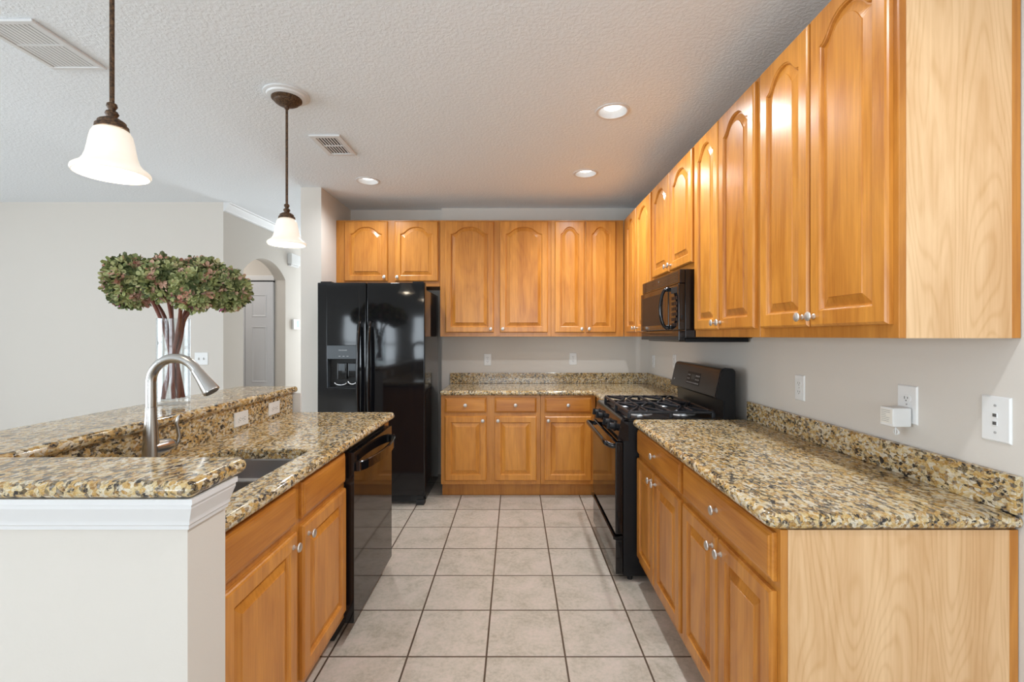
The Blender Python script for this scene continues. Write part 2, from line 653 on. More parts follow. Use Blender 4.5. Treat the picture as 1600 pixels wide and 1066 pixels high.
def round_poly(pts, radii, n=6):
    """round the corners of a CCW polygon"""
    out = []
    k = len(pts)
    for i in range(k):
        p = Vector(pts[i])
        r = radii[i] if isinstance(radii, (list, tuple)) else radii
        if r <= 0:
            out.append((p.x, p.y))
            continue
        a = (Vector(pts[i - 1]) - p).normalized()
        b = (Vector(pts[(i + 1) % k]) - p).normalized()
        half = a.angle(b) / 2
        d = r / math.tan(half)
        c = p + (a + b).normalized() * (r / math.sin(half))
        s, e = p + a * d - c, p + b * d - c
        a0 = math.atan2(s.y, s.x)
        da = math.atan2(e.y, e.x) - a0
        while da > PI:
            da -= 2 * PI
        while da < -PI:
            da += 2 * PI
        for j in range(n + 1):
            t = a0 + da * j / n
            out.append((c.x + r * math.cos(t), c.y + r * math.sin(t)))
    return out


def offset_poly(pts, d, closed=True):
    """offset inward (CCW polygon) by d, mitred"""
    n = len(pts)
    out = []
    for i in range(n):
        p = Vector(pts[i])
        if closed or 0 < i < n - 1:
            e0 = (p - Vector(pts[i - 1])).normalized()
            e1 = (Vector(pts[(i + 1) % n]) - p).normalized()
        elif i == 0:
            e0 = e1 = (Vector(pts[1]) - p).normalized()
        else:
            e0 = e1 = (p - Vector(pts[i - 1])).normalized()
        n0 = Vector((-e0.y, e0.x))
        n1 = Vector((-e1.y, e1.x))
        s = (n0 + n1)
        if s.length < 1e-6:
            s = n0
        s = s.normalized()
        k = d / max(0.3, s.dot(n0))
        q = p + s * k
        out.append((q.x, q.y))
    return out


def slab(outline, z0, z1, m, r, hole=None):
    """stone slab with rounded edges, optional hole"""
    b = MB()
    th = z1 - z0
    steps = 4
    prof = []
    for j in range(steps + 1):
        t = PI / 2 * j / steps
        prof.append((r * (1 - math.sin(t)), z0 + r * (1 - math.cos(t))))
    for j in range(steps + 1):
        t = PI / 2 * j / steps
        prof.append((r * (1 - math.cos(t)), z1 - r * (1 - math.sin(t))))
    rings = [[(x, y, z) for x, y in (offset_poly(outline, ins) if ins > 1e-6 else outline)] for ins, z in prof]
    if hole is None:
        b.loft(rings, m)
        return b
    b.loft(rings, m, False, False)
    rh = 0.006
    hp = []
    for ins, z in ((0, z0), (0, z1 - rh), (rh * 0.3, z1 - rh * 0.3), (rh, z1)):
        hp.append([(x, y, z) for x, y in offset_poly(hole, -ins)])
    b.loft(hp, m, False, False)
    for lo, ho in ((rings[-1], hp[-1]), (rings[0], hp[0])):
        s = bmesh.new()
        ed = []
        for loop in (lo, ho):
            vs = [s.verts.new(p) for p in loop]
            ed += [s.edges.new((vs[i], vs[(i + 1) % len(vs)])) for i in range(len(vs))]
        bmesh.ops.triangle_fill(s, use_beauty=True, use_dissolve=False, edges=ed)
        b._merge(s, m)
    bmesh.ops.remove_doubles(b.bm, verts=list(b.bm.verts), dist=1e-5)
    return b


def text_mesh(body, size, m, parent, name, loc, rot, align='CENTER'):
    cu = bpy.data.curves.new('lettering', 'FONT')
    cu.body = body
    cu.size = size
    cu.extrude = 0.0003
    cu.align_x = align
    cu.align_y = 'CENTER'
    t = bpy.data.objects.new('lettering', cu)
    COL.objects.link(t)
    bpy.context.view_layer.update()
    me = bpy.data.meshes.new_from_object(t.evaluated_get(bpy.context.evaluated_depsgraph_get()))
    bpy.data.objects.remove(t)
    me.materials.clear()
    me.materials.append(m)
    o = bpy.data.objects.new(name, me)
    COL.objects.link(o)
    o.parent = parent
    o.location = loc
    o.rotation_euler = rot
    return o


# ------------------------------------------------------------------ the room
XL, YN, YH = -6.5, -3.5, 7.2
b = MB()
b.box(XL - 0.12, WR + 0.12, YN - 0.12, YH + 0.12, -0.06, 0, M['tile'])
struct(b.build('floor'))

CANS = [(0.548, 2.615), (0.548, 3.613), (-1.193, 3.79), (0.548, 1.617), (0.548, 0.62)]


def ceiling():
    s = bmesh.new()
    ed = []
    loops = [[(XL - 0.12, YN - 0.12), (WR + 0.12, YN - 0.12), (WR + 0.12, YH + 0.12), (XL - 0.12, YH + 0.12)]]
    for cx, cy in CANS:
        loops.append([(cx + 0.078 * math.cos(2 * PI * k / 32), cy + 0.078 * math.sin(2 * PI * k / 32)) for k in range(32)])
    for lp in loops:
        vs = [s.verts.new((x, y, CEIL)) for x, y in lp]
        ed += [s.edges.new((vs[i], vs[(i + 1) % len(vs)])) for i in range(len(vs))]
    bmesh.ops.triangle_fill(s, use_beauty=True, use_dissolve=False, edges=ed)
    bb = MB()
    bb._merge(s, M['ceil'])
    # roof deck above keeps the cans dark
    bb.box(XL - 0.12, WR + 0.12, YN - 0.12, YH + 0.12, CEIL + 0.2, CEIL + 0.25, M['ceil'])
    for f in bb.bm.faces:
        f.normal_update()
    o = bb.build('ceiling')
    return struct(o)


ceiling()


def wall_box(name, x0, x1, y0, y1, z0=0.0, z1=CEIL):
    bb = MB()
    bb.box(x0, x1, y0, y1, z0, z1, M['wall'])
    return struct(bb.build(name))


wall_box('wall_right', WR, WR + 0.12, YN, YB + 0.2)
wall_box('wall_back', -0.722, WR, YB, YB + 0.2)
wall_box('wall_niche', -1.642, -0.722, YB + 0.065, YB + 0.2)
wall_box('wall_pillar', -1.815, -1.642, 3.956, YH)
wall_box('wall_far', XL, -2.866, 4.39, 4.51)
wall_box('wall_hall_end', -2.866, -1.815, YH, YH + 0.12)
wall_box('wall_closet', -4.3, -2.866, 5.59, 5.7)
wall_box('wall_closet_side', -4.3, -4.2, 4.51, 5.59)

# hall wall with the arched opening
arch = [(4.39, 0), (4.712, 0), (4.712, 2.05)]
ca, ra = (4.712 + 5.578) / 2, (5.578 - 4.712) / 2
R_ = (ra * ra + 0.182 ** 2) / (2 * 0.182)
for k in range(1, 24):
    t = -1 + 2 * k / 24
    y = ca + ra * t
    arch.append((y, 2.05 + 0.182 - R_ + math.sqrt(R_ * R_ - (y - ca) ** 2)))
arch += [(5.578, 2.05), (5.578, 0), (YH, 0), (YH, CEIL), (4.39, CEIL)]
b = MB()
b.prism(arch, 'X', -2.866, -2.743, M['wall'])
struct(b.build('wall_arch'))

# crown moulding on the hall wall
b = MB()
prof = [(-2.743, CEIL - 0.086), (-2.735, CEIL - 0.086), (-2.732, CEIL - 0.074), (-2.722, CEIL - 0.062), (-2.700, CEIL - 0.026),
        (-2.688, CEIL - 0.018), (-2.684, CEIL - 0.008), (-2.676, CEIL - 0.001), (-2.743, CEIL - 0.001)]
b.prism(prof, 'Y', 4.39, YH, M['white'])
struct(b.build('trim_1', smooth=25))


def holed_wall(name, axis, a0, a1, pos0, pos1, holes, mat):
    """wall along an axis with rectangular window holes (u0,u1,z0,z1)"""
    bb = MB()

    def bx(u0, u1, z0, z1):
        if u1 - u0 < 1e-4 or z1 - z0 < 1e-4:
            return
        if axis == 'X':
            bb.box(u0, u1, pos0, pos1, z0, z1, M[mat])
        else:
            bb.box(pos0, pos1, u0, u1, z0, z1, M[mat])
    cur = a0
    for u0, u1, z0, z1 in holes:
        bx(cur, u0, 0, CEIL)
        bx(u0, u1, 0, z0)
        bx(u0, u1, z1, CEIL)
        cur = u1
    bx(cur, a1, 0, CEIL)
    return struct(bb.build(name))


holed_wall('wall_behind', 'X', XL, WR, YN - 0.12, YN, [(-4.1, -3.6, 0.5, 1.9), (-3.38, -2.78, 0.5, 1.9), (-2.45, -2.05, 0.5, 1.9), (-1.0, 1.2, 0.2, 2.3)], 'wall_rear')
holed_wall('wall_left', 'Y', YN, 4.51, XL - 0.12, XL, [(-2.9, 1.9, 0.4, 2.2)], 'wall_bounce')


def window(name, axis, u0, u1, z0, z1, pos, cols):
    bb = MB()

    def bx(a, c, d, e, t=0.05):
        if axis == 'X':
            bb.box(a, c, pos - t / 2, pos + t / 2, d, e, M['white'])
        else:
            bb.box(pos - t / 2, pos + t / 2, a, c, d, e, M['white'])
    w = 0.055
    bx(u0, u0 + w, z0, z1)
    bx(u1 - w, u1, z0, z1)
    bx(u0 + w, u1 - w, z0, z0 + w)
    bx(u0 + w, u1 - w, z1 - w, z1)
    for k in range(1, cols):
        c = u0 + (u1 - u0) * k / cols
        bx(c - 0.03, c + 0.03, z0 + w, z1 - w)
    mid = (z0 + z1) / 2
    bx(u0 + w, u1 - w, mid - 0.02, mid + 0.02, 0.03)
    return struct(bb.build(name))


window('window_1', 'X', -4.1, -3.6, 0.5, 1.9, YN - 0.05, 1)
window('window_4', 'X', -3.38, -2.78, 0.5, 1.9, YN - 0.05, 1)
window('window_5', 'X', -2.45, -2.05, 0.5, 1.9, YN - 0.05, 1)
window('window_2', 'X', -1.0, 1.2, 0.2, 2.3, YN - 0.05, 2)
window('window_3', 'Y', -2.9, 1.9, 0.4, 2.2, XL - 0.05, 4)

# half wall that carries the raised bar, with its trim
HWX, HWR, HWY = -1.385, -0.7225, 1.03
b = MB()
outl = [(-1.50, HWY), (HWR, HWY), (HWR, 1.164), (HWX, 1.164), (HWX, 2.88), (-1.50, 2.88)]
b.prism(outl, 'Z', 0, 1.034, M['wall'])
struct(b.build('wall_bar'))
b = MB()
path = [(-1.50, 2.88), (-1.50, HWY), (HWR, HWY), (HWR, 1.164)]
tp = [(0.0005, 0.960), (0.007, 0.960), (0.008, 0.968), (0.012, 0.972), (0.012, 0.978), (0.014, 0.984), (0.020, 0.998),
      (0.026, 1.012), (0.026, 1.020), (0.031, 1.022), (0.031, 1.0345), (0.0005, 1.0345)]
secs = []
for i in range(len(path)):
    secs.append([(*offset_poly(path, -o, closed=False)[i], z) for o, z in tp])
b.loft(secs, M['white'])
struct(b.build('trim_2', smooth=20))
b = MB()
b.box(-1.52, -1.325, 2.885, 2.90, 0.0, 1.032, M['white'], 0.003)
struct(b.build('trim_3'))

# closet door seen through the arch: two leaves of a bifold with raised panels
def panel_rings(x0, x1, z0, z1, y):
    def rg(i, yy):
        return [(x0 + i, yy, z0 + i), (x1 - i, yy, z0 + i), (x1 - i, yy, z1 - i), (x0 + i, yy, z1 - i)]
    return [rg(0, y + 0.002), rg(0.004, y - 0.004), rg(0.012, y - 0.006), rg(0.022, y + 0.001), rg(0.03, y + 0.001), rg(0.055, y - 0.005)]


def leaf(name, x0, x1, parent=None):
    bb = MB()
    y = 5.545
    bb.box(x0, x1, y, y + 0.035, 0.015, 2.028, M['door'], 0.003)
    xa, xb = x0 + 0.075, x1 - 0.075
    for z0, z1 in ((1.61, 1.88), (0.83, 1.50), (0.18, 0.72)):
        bb.loft(panel_rings(xa, xb, z0, z1, y), M['door'], False, True)
    return bb.build(name, parent, smooth=20)


d1 = struct(leaf('door_1', -3.205, -2.875))
leaf('door_leaf', -3.54, -3.21, d1)
b = MB()
b.box(-4.0, -2.868, 5.552, 5.589, 2.045, 2.105, M['white'], 0.004)
b.box(-4.0, -2.868, 5.56, 5.589, 2.030, 2.044, M['dark'])
b.build('door_casing', d1)

# ------------------------------------------------------------------ cabinets
DT = 0.019


def bump_(u):
    t = max(0.0, 1 - abs(u))
    if t < 0.30:
        return 0.31 * (t / 0.30) ** 2
    return 1 - 0.69 * ((1 - t) / 0.70) ** 2.5


def outline(x0, x1, z0, z1, arch, ins, nt, y):
    """ring at distance ins inside the frame opening (arch) or the rectangle"""
    xa, xb, za, zt = x0 + ins, x1 - ins, z0 + ins, z1 - ins
    pts = [(xa, y, za), (xb, y, za)]
    for k in range(nt + 1):
        u = 1 - 2 * k / nt
        x = (xa + xb) / 2 + (xb - xa) / 2 * u
        z = zt
        if arch:                          # true parallel offset of the arched top
            hw = (x1 - x0) / 2
            u0 = (x - (xa + xb) / 2) / hw
            sl = arch / hw * (bump_(u0 + 0.02) - bump_(u0 - 0.02)) / 0.04
            z = z1 - arch * (1 - bump_(u0)) - ins * min(1.5, math.sqrt(1 + sl * sl))
        pts.append((x, y, z))
    return pts


def knob_mb(x, z, y=-DT):
    bb = MB()
    prof = [(0.0085, 0.0), (0.0085, 0.0025), (0.0055, 0.005), (0.005, 0.013), (0.0075, 0.0165), (0.0145, 0.0185),
            (0.0158, 0.0215), (0.0145, 0.0245), (0.009, 0.0268), (0, 0.0275)]
    bb.lathe(prof, M['satin_nickel'], (x, y, z), '-Y', 20)
    return bb


def make_door(parent, x0, x1, z0, z1, arch=0.0, knob=None):
    t = DT
    nt = 28 if arch else 1
    f = 0.050 if (x1 - x0) > 0.2 else 0.042
    rings = [outline(x0, x1, z0, z1, 0, 0, nt, -0.0005), outline(x0, x1, z0, z1, 0, 0, nt, -t + 0.007),
             outline(x0, x1, z0, z1, 0, 0.003, nt, -t + 0.003), outline(x0, x1, z0, z1, 0, 0.008, nt, -t)]
    ox0, ox1, oz0, oz1 = x0 + f, x1 - f, z0 + f, z1 - f
    for ins, y in ((0, -t), (0.002, -t + 0.003), (0.005, -t + 0.0045), (0.008, -t + 0.0125), (0.012, -t + 0.0125), (0.040, -t + 0.0040), (0.0412, -t + 0.0012)):
        rings.append(outline(ox0, ox1, oz0, oz1, arch, ins, nt, y))
    bb = MB()
    bb.loft(rings, M['maple'])
    d = bb.build('door', parent)
    if knob:
        knob_mb(*knob).build('knob', d, smooth=40)
    return d


def make_drawer(parent, x0, x1, z0, z1, knob=True, name='drawer_front'):
    t = DT
    rings = [outline(x0, x1, z0, z1, 0, i, 1, y) for i, y in
             ((0, -0.0005), (0, -t + 0.009), (0.003, -t + 0.006), (0.010, -t + 0.004), (0.012, -t + 0.001), (0.015, -t))]
    bb = MB()
    bb.loft(rings, M['maple_h'])
    d = bb.build(name, parent)
    if knob:
        knob_mb((x0 + x1) / 2, (z0 + z1) / 2 + 0.002).build('knob', d, smooth=40)
    return d


def cabinet(name, label, loc, rz, w, z0, z1, depth, doors=(), drawers=(), toe=0.0, sides=('frame', 'frame'), cat='cabinet', group=None, top=True):
    """front frame on local y=0 facing -y; local x runs left to right seen from the front"""
    root = thing(name, label, cat, loc, rz, group)
    bb = MB()
    s = 0.016
    if top:
        bb.box(s, w - s, 0.019, depth, z1 - s, z1, M['cabin'])
    bb.box(s, w - s, 0.019, depth, z0, z0 + s, M['cabin'])
    bb.box(s, w - s, depth - 0.006, depth, z0 + s, z1 - s, M['cabin'])
    zl = 0.0 if toe else z0
    for x_, mm in ((0, sides[0]), (w - s, sides[1])):
        if mm != 'veneer':
            bb.box(x_, x_ + s, 0.019, depth, z0, z1, M['frame'])
            if toe:
                bb.box(x_, x_ + s, 0.075, depth, 0, z0, M['frame'])
    bb.build('carcass', root)
    for x_, mm in ((0, sides[0]), (w - s, sides[1])):
        if mm == 'veneer':
            e = MB()
            e.box(x_, x_ + s, 0.019, depth - 0.024, zl if toe else z0, z1, M['veneer'])
            pn = e.build('end_panel', root)
            pn['label'] = 'pale maple veneer end panel'
            e = MB()
            e.box(x_ + (0 if x_ == 0 else 0.003), x_ + s - (0.003 if x_ == 0 else 0), depth - 0.024, depth, zl if toe else z0, z1, M['frame'], 0.001)
            e.build('scribe_strip', root)
    fb = MB()
    fb.box(0, w, 0, 0.019, z0, z1, M['frame'], 0.0012, 1)
    fb.build('face_frame', root)
    if toe:
        tb = MB()
        tb.box(0.0, w, 0.072, 0.084, 0, toe, M['frame'])
        tb.build('toe_kick', root)
    for d in doors:
        make_door(root, *d)
    for d in drawers:
        make_drawer(root, *d)
    return root


UZ0, UZ1 = 1.379, 2.447
UD0, UD1 = 1.416, 2.434
ARCH = 0.064
KU = 1.449
BX = 0.697            # base frame plane, right run
UX = 1.002            # upper frame plane, right run
UYF = 4.286           # upper frame plane, back run
BYF = 3.99            # base frame plane, back run
GU = 'maple wall cabinets'
GB = 'maple base cabinets'
E = 0.0008


def right_upper(label, ya, yb, doors, z0=UZ0, dz0=UD0, sides=('frame', 'frame'), kz=KU):
    """ya near end, yb far end; doors as (y_near, y_far, knob side 'near'/'far')"""
    ds = []
    for yn, yf, ks in doors:
        x0, x1 = yb - yf, yb - yn
        kx = x1 - 0.026 if ks == 'near' else x0 + 0.026
        ds.append((x0, x1, dz0, UD1, ARCH, (kx, kz)))
    return cabinet('upper_cabinet', label, (UX, yb - E, 0), -PI / 2, yb - ya - 2 * E, z0, UZ1, WR - UX - 0.002, ds, sides=sides, group=GU)


right_upper('maple two-door wall cabinet with a pale end panel, nearest on the right wall', 1.216, 1.905,
            [(1.235, 1.560, 'far'), (1.569, 1.878, 'near')], sides=('frame', 'veneer'))
right_upper('tall two-door maple wall cabinet between the nearest wall cabinet and the microwave', 1.905, 2.585,
            [(1.924, 2.258, 'far'), (2.267, 2.563, 'near')])
right_upper('short two-door maple cabinet right above the black microwave', 2.585, 3.365,
            [(2.602, 2.972, 'far'), (2.992, 3.350, 'near')], z0=1.760, dz0=1.797, kz=1.832)
right_upper('tall maple wall cabinet in the corner behind the microwave', 3.365, 4.284,
            [(3.400, 3.785, 'far'), (3.815, 4.135, 'near')])


def bx_(px, yd):
    return (px - 804.5) * yd / 729.0


def back_upper(label, pxa, pxb, doors, z0=UZ0, dz0=UD0, depth=0.312, kz=KU, xr=None):
    x0 = bx_(pxa, UYF)
    x1 = bx_(pxb, UYF) if xr is None else xr
    ds = []
    for a, c, ks in doors:
        da, dc = bx_(a, UYF - DT) - x0, bx_(c, UYF - DT) - x0
        kx = da + 0.027 if ks == 'l' else dc - 0.027
        ds.append((da, dc, dz0, UD1, ARCH, (kx, kz)))
    return cabinet('upper_cabinet', label, (x0 + E, UYF, 0), 0, x1 - x0 - 2 * E, z0, UZ1, depth, ds, group=GU)


back_upper('short two-door maple cabinet above the black refrigerator', 525.2, 687.6, [(537.7, 605.3, 'r'), (616.2, 684.3, 'l')],
           z0=1.839, dz0=1.885, depth=0.376, kz=1.922)
back_upper('wide two-door maple wall cabinet on the back wall right of the refrigerator', 687.6, 861.0, [(695.6, 771.3, 'r'), (781.0, 855.8, 'l')])
back_upper('narrow-door maple wall cabinet on the back wall beside the corner', 861.0, 0, [(867.2, 913.4, 'r'), (915.8, 962.4, 'l')], xr=UX - 0.003)

DZ0, DZ1, RZ0, RZ1, KB = 0.155, 0.706, 0.732, 0.862, 0.666
TOE = 0.116
BTOP = 0.876


def right_base(label, ya, yb, split, sides=('frame', 'frame')):
    x = lambda y: yb - y
    n0, f1 = ya + 0.018, yb - 0.015
    ds = [(x(f1), x(split + 0.005), DZ0, DZ1, 0, (x(split + 0.005) - 0.028, KB)),
          (x(split - 0.005), x(n0), DZ0, DZ1, 0, (x(split - 0.005) + 0.028, KB))]
    dr = [(x(f1), x(n0), RZ0, RZ1)]
    return cabinet('base_cabinet', label, (BX, yb - E, 0), -PI / 2, yb - ya - 2 * E, TOE, BTOP, WR - BX - 0.002, ds, dr, toe=TOE, sides=sides, group=GB)


right_base('maple base cabinet with a pale end panel, nearest under the right counter', 1.222, 1.910, 1.568, sides=('frame', 'veneer'))
right_base('maple base cabinet under the right counter, next to the black range', 1.910, 2.618, 2.285)


def back_base(label, pxa, pxb, units, x1=None):
    x0 = bx_(pxa, BYF)
    x1 = bx_(pxb, BYF) if x1 is None else x1
    ds, dr = [], []
    for a, c, ks in units:
        da, dc = bx_(a, BYF - DT) - x0, bx_(c, BYF - DT) - x0
        kx = da + 0.030 if ks == 'l' else dc - 0.030
        ds.append((da, dc, 0.150, 0.700, 0, (kx, 0.664)))
        dr.append((da, dc, 0.730, 0.858))
    return cabinet('base_cabinet', label, (x0 + E, BYF, 0), 0, x1 - x0 - 2 * E, TOE, BTOP, YB - BYF - 0.002, ds, dr, toe=TOE, group=GB)


back_base('two-drawer maple base cabinet on the back wall beside the refrigerator', 689.0, 844.5, [(694.8, 759.8, 'r'), (772.6, 838.2, 'l')])
back_base('single-drawer maple base cabinet on the back wall next to the range', 844.5, 0, [(851.0, 924.0, 'l')], x1=0.69)
b = MB()
b.box(BX, WR - 0.002, 3.395, BYF - 0.003, 0.0, BTOP, M['frame'])
tag(b.build('corner_filler'), 'maple blind corner cabinet side between the range and the back cabinets', 'cabinet')

# sink base on the island (front faces +X)
IX = -0.771
y0i, y1i = 1.167, 2.103
cabinet('sink_base_cabinet', 'maple sink cabinet with two doors under the island counter, left of the aisle', (IX, y0i, 0), PI / 2, y1i - y0i, TOE, BTOP, 0.585,
        [(1.200 - y0i, 1.618 - y0i, DZ0, DZ1, 0, (1.618 - y0i - 0.034, KB)), (1.664 - y0i, 2.086 - y0i, DZ0, DZ1, 0, (1.664 - y0i + 0.036, KB))],
        [(1.200 - y0i, 1.614 - y0i, RZ0, RZ1, False, 'false_drawer_front'), (1.664 - y0i, 2.084 - y0i, RZ0, RZ1, False, 'false_drawer_front')], toe=TOE, group=GB, top=False)
b = MB()
b.box(-1.36, IX, 2.762, 2.845, TOE, BTOP, M['frame'], 0.001, 1)
b.box(-1.36, IX - 0.07, 2.762, 2.845, 0.0, TOE, M['frame'])
tag(b.build('island_end_panel'), 'maple end panel closing the island beyond the dishwasher', 'panel')

# ------------------------------------------------------------------ granite
CT0, CT1 = 0.8775, 0.918
G = M['granite']
t = tag(slab(round_poly([(0.660, 1.212), (WR - 0.002, 1.212), (WR - 0.002, 2.622), (0.660, 2.622)], [0.035, 0, 0, 0.022]), CT0, CT1, G, 0.0185)
        .build('countertop', smooth=50), 'granite countertop on the right, over the two near base cabinets', 'countertop', None)
b = MB()
b.box(WR - 0.022, WR - 0.0005, 1.212, 2.618, CT1 + 0.0005, 1.018, G, 0.002)
b.build('backsplash', t)
t = tag(slab(round_poly([(-0.640, 3.960), (0.660, 3.960), (0.660, 3.392), (WR - 0.002, 3.392), (WR - 0.002, YB - 0.002), (-0.640, YB - 0.002)],
                        [0.022, 0.03, 0.022, 0, 0, 0]), CT0, CT1, G, 0.0185).build('countertop', smooth=50),
        'granite countertop in the far corner, on the back wall base cabinets', 'countertop')
b = MB()
b.box(-0.637, WR - 0.0225, YB - 0.022, YB - 0.0005, CT1 + 0.0005, 1.022, G, 0.002)
b.build('backsplash', t)
b = MB()
b.box(WR - 0.022, WR - 0.0005, 3.392, YB - 0.0005, CT1 + 0.0005, 1.022, G, 0.002)
b.build('backsplash', t)

hole = round_poly([(-1.235, 1.235), (-0.842, 1.235), (-0.842, 1.925), (-1.235, 1.925)], [0.07, 0.05, 0.05, 0.12], 8)
t = tag(slab(round_poly([(-1.3705, 1.1655), (-0.735, 1.1655), (-0.735, 2.872), (-1.3705, 2.872)], [0, 0, 0.03, 0]), CT0, CT1, G, 0.0185, hole)
        .build('countertop', smooth=50), 'granite island countertop with the sink cut into it', 'countertop')
b = MB()
b.box(-1.3845, -1.3715, 1.166, 2.878, CT0, 1.0335, G, 0.001)
b.build('backsplash', t)
tag(slab(round_poly([(-1.717, 0.992), (-0.688, 0.992), (-0.688, 1.217), (-1.347, 1.217), (-1.347, 2.915), (-1.717, 2.915)],
                    [0.03, 0.02, 0.03, 0.01, 0.03, 0.03]), 1.0352, 1.0725, G, 0.0175).build('bar_top', smooth=50),
    'raised granite bar top on the half wall in the left foreground', 'countertop')

# ------------------------------------------------------------------ sink
sink = thing('sink', 'double bowl steel sink set under the island countertop', 'sink', (0, 0, 0))
b = MB()
outer = round_poly([(-1.262, 1.21), (-0.818, 1.21), (-0.818, 1.952), (-1.262, 1.952)], 0.06, 6)


def bowl_loop(y0, y1, i, r):
    return round_poly([(-1.238 + i, y0 + i), (-0.838 - i, y0 + i), (-0.838 - i, y1 - i), (-1.238 + i, y1 - i)], r, 6)


B1, B2 = (1.228, 1.640), (1.668, 1.932)
s = bmesh.new()
ed = []
for lp, z in ((outer, 0.876), (bowl_loop(*B1, 0, 0.06), 0.876), (bowl_loop(*B2, 0, 0.06), 0.876)):
    vs = [s.verts.new((x, y, z)) for x, y in lp]
    ed += [s.edges.new((vs[i], vs[(i + 1) % len(vs)])) for i in range(len(vs))]
bmesh.ops.triangle_fill(s, use_beauty=True, use_dissolve=False, edges=ed)
b._merge(s, M['steel'])
b.build('rim', sink)
for (ya, yb_), dp in ((B1, 0.20), (B2, 0.16)):
    bb = MB()
    bb.loft([[(x, y, z) for x, y in bowl_loop(ya, yb_, i, r)] for i, r, z in
             ((0, 0.06, 0.8758), (0.003, 0.06, 0.868), (0.012, 0.06, 0.876 - dp + 0.05), (0.02, 0.055, 0.876 - dp + 0.02), (0.045, 0.05, 0.876 - dp))],
            M['steel'], False, True)
    bo = bb.build('bowl', sink, smooth=50)
    dr = MB()
    dr.lathe([(0.042, 0.0), (0.042, 0.003), (0.034, 0.004), (0.030, 0.001), (0, 0.001)], M['chrome'], (-1.04, (ya + yb_) / 2, 0.8762 - dp), 'Z', 24)
    dr.build('drain', bo, smooth=40)

# ------------------------------------------------------------------ faucet
FX, FY = -1.285, 1.647
fa = thing('faucet', 'brushed nickel gooseneck faucet with a pull-down spray head, behind the sink', 'faucet', (FX, FY, CT1 + 0.0005))
b = MB()
b.lathe([(0.034, 0), (0.034, 0.004), (0.030, 0.010), (0.0275, 0.03), (0.0255, 0.07), (0.0235, 0.11), (0.020, 0.16), (0.0172, 0.195), (0.0168, 0.215)],
        M['nickel'], (0, 0, 0), 'Z', 28)
b.build('body', fa, smooth=40)
pts = [(0, 0, 0.216), (0, 0, 0.25)]
AR = 0.086
for k in range(0, 15):
    a = PI - (PI * 0.83) * k / 14
    pts.append((AR + AR * math.cos(a), 0, 0.302 + AR * math.sin(a)))
b = MB()
b.tube(pts, 0.0162, M['nickel'], 18)
b.build('spout', fa, smooth=40)
e = Vector(pts[-1])
dv = (Vector(pts[-1]) - Vector(pts[-2])).normalized()
b = MB()
hp = [e + dv * q for q in (0.0, 0.006, 0.03, 0.06, 0.088, 0.094, 0.096)]
b.tube(hp, [0.0166, 0.0175, 0.0195, 0.0235, 0.0275, 0.0272, 0.0235], M['nickel'], 22)
b.tube([e + dv * 0.0955, e + dv * 0.097], [0.022, 0.022], M['slot'], 22)
b.build('spray_head', fa, smooth=40)
hd = Vector((0.14, 0.99, 0)).normalized()
b = MB()
b.tube([hd * q + Vector((0, 0, 0.066)) for q in (0.0, 0.02, 0.045, 0.052, 0.054, 0.075, 0.088, 0.095)],
       [0.029, 0.029, 0.0275, 0.027, 0.0262, 0.0235, 0.017, 0.006], M['nickel'], 22)
b.build('valve', fa, smooth=40)
b = MB()
hb = hd * 0.090 + Vector((0, 0, 0.056))
lev = [hb + Vector((0.002, 0.006, -0.006)), hb + Vector((0.008, 0.014, 0.012)), hb + Vector((0.010, 0.018, 0.035)),
       hb + Vector((0.006, 0.016, 0.060)), hb + Vector((0.003, 0.014, 0.082)), hb + Vector((0.008, 0.016, 0.104)), hb + Vector((0.012, 0.018, 0.114))]
b.tube(lev, [0.006, 0.0085, 0.0085, 0.0085, 0.0085, 0.007, 0.002], M['nickel'], 12, flat=(0.75, 1.2))
b.build('lever', fa, smooth=50)

# ------------------------------------------------------------------ refrigerator
fr = thing('refrigerator', 'black side-by-side refrigerator with a water dispenser, against the back wall', 'refrigerator', (-1.165, 3.78, 0))
FW0, FW1 = -0.434, 0.4365     # local x range
b = MB()
b.box(FW0 + 0.004, FW1 - 0.002, 0.068, 0.66, 0.035, 1.765, M['fridge'], 0.006)
b.build('body', fr, smooth=40)
b = MB()
b.box(FW0 + 0.02, FW1 - 0.02, 0.045, 0.09, 0.022, 0.088, M['matte'], 0.004)
for k in range(5):
    b.box(FW0 + 0.05, FW1 - 0.12, 0.0438, 0.046, 0.034 + k * 0.009, 0.038 + k * 0.009, M['satin'])
b.build('toe_grille', fr)
for x_ in (FW0 + 0.07, FW1 - 0.045):
    b = MB()
    b.box(x_ - 0.035, x_ + 0.035, 0.03, 0.10, 0.0, 0.045, M['matte'], 0.010)
    b.build('foot', fr)
GAP = -0.039
# left door with a recess for the dispenser
DX0, DX1, DZA, DZB = -0.357, -0.100, 0.962, 1.307
dl = MB()
x0, x1, z0, z1 = FW0, GAP - 0.003, 0.088, 1.817
fz = 0.0
dl.box(x0, DX0, 0, 0.064, z0, z1, M['fridge'], 0.004)
dl.box(DX1, x1, 0, 0.064, z0, z1, M['fridge'], 0.004)
dl.box(DX0 - 0.005, DX1 + 0.005, 0, 0.064, z0, DZA, M['fridge'], 0.004)
dl.box(DX0 - 0.005, DX1 + 0.005, 0, 0.064, DZB, z1, M['fridge'], 0.004)
ld = dl.build('door', fr, smooth=40)
b = MB()
b.box(GAP + 0.003, FW1, 0, 0.064, z0, z1, M['fridge'], 0.010, 3)
rd = b.build('door', fr, smooth=40)
b = MB()
zc = 1.198
b.box(DX0, DX1, 0.055, 0.062, DZA, zc, M['matte'])                               # recess back
b.box(DX0, DX0 + 0.004, -0.001, 0.058, DZA, DZB, M['panelgrey'])
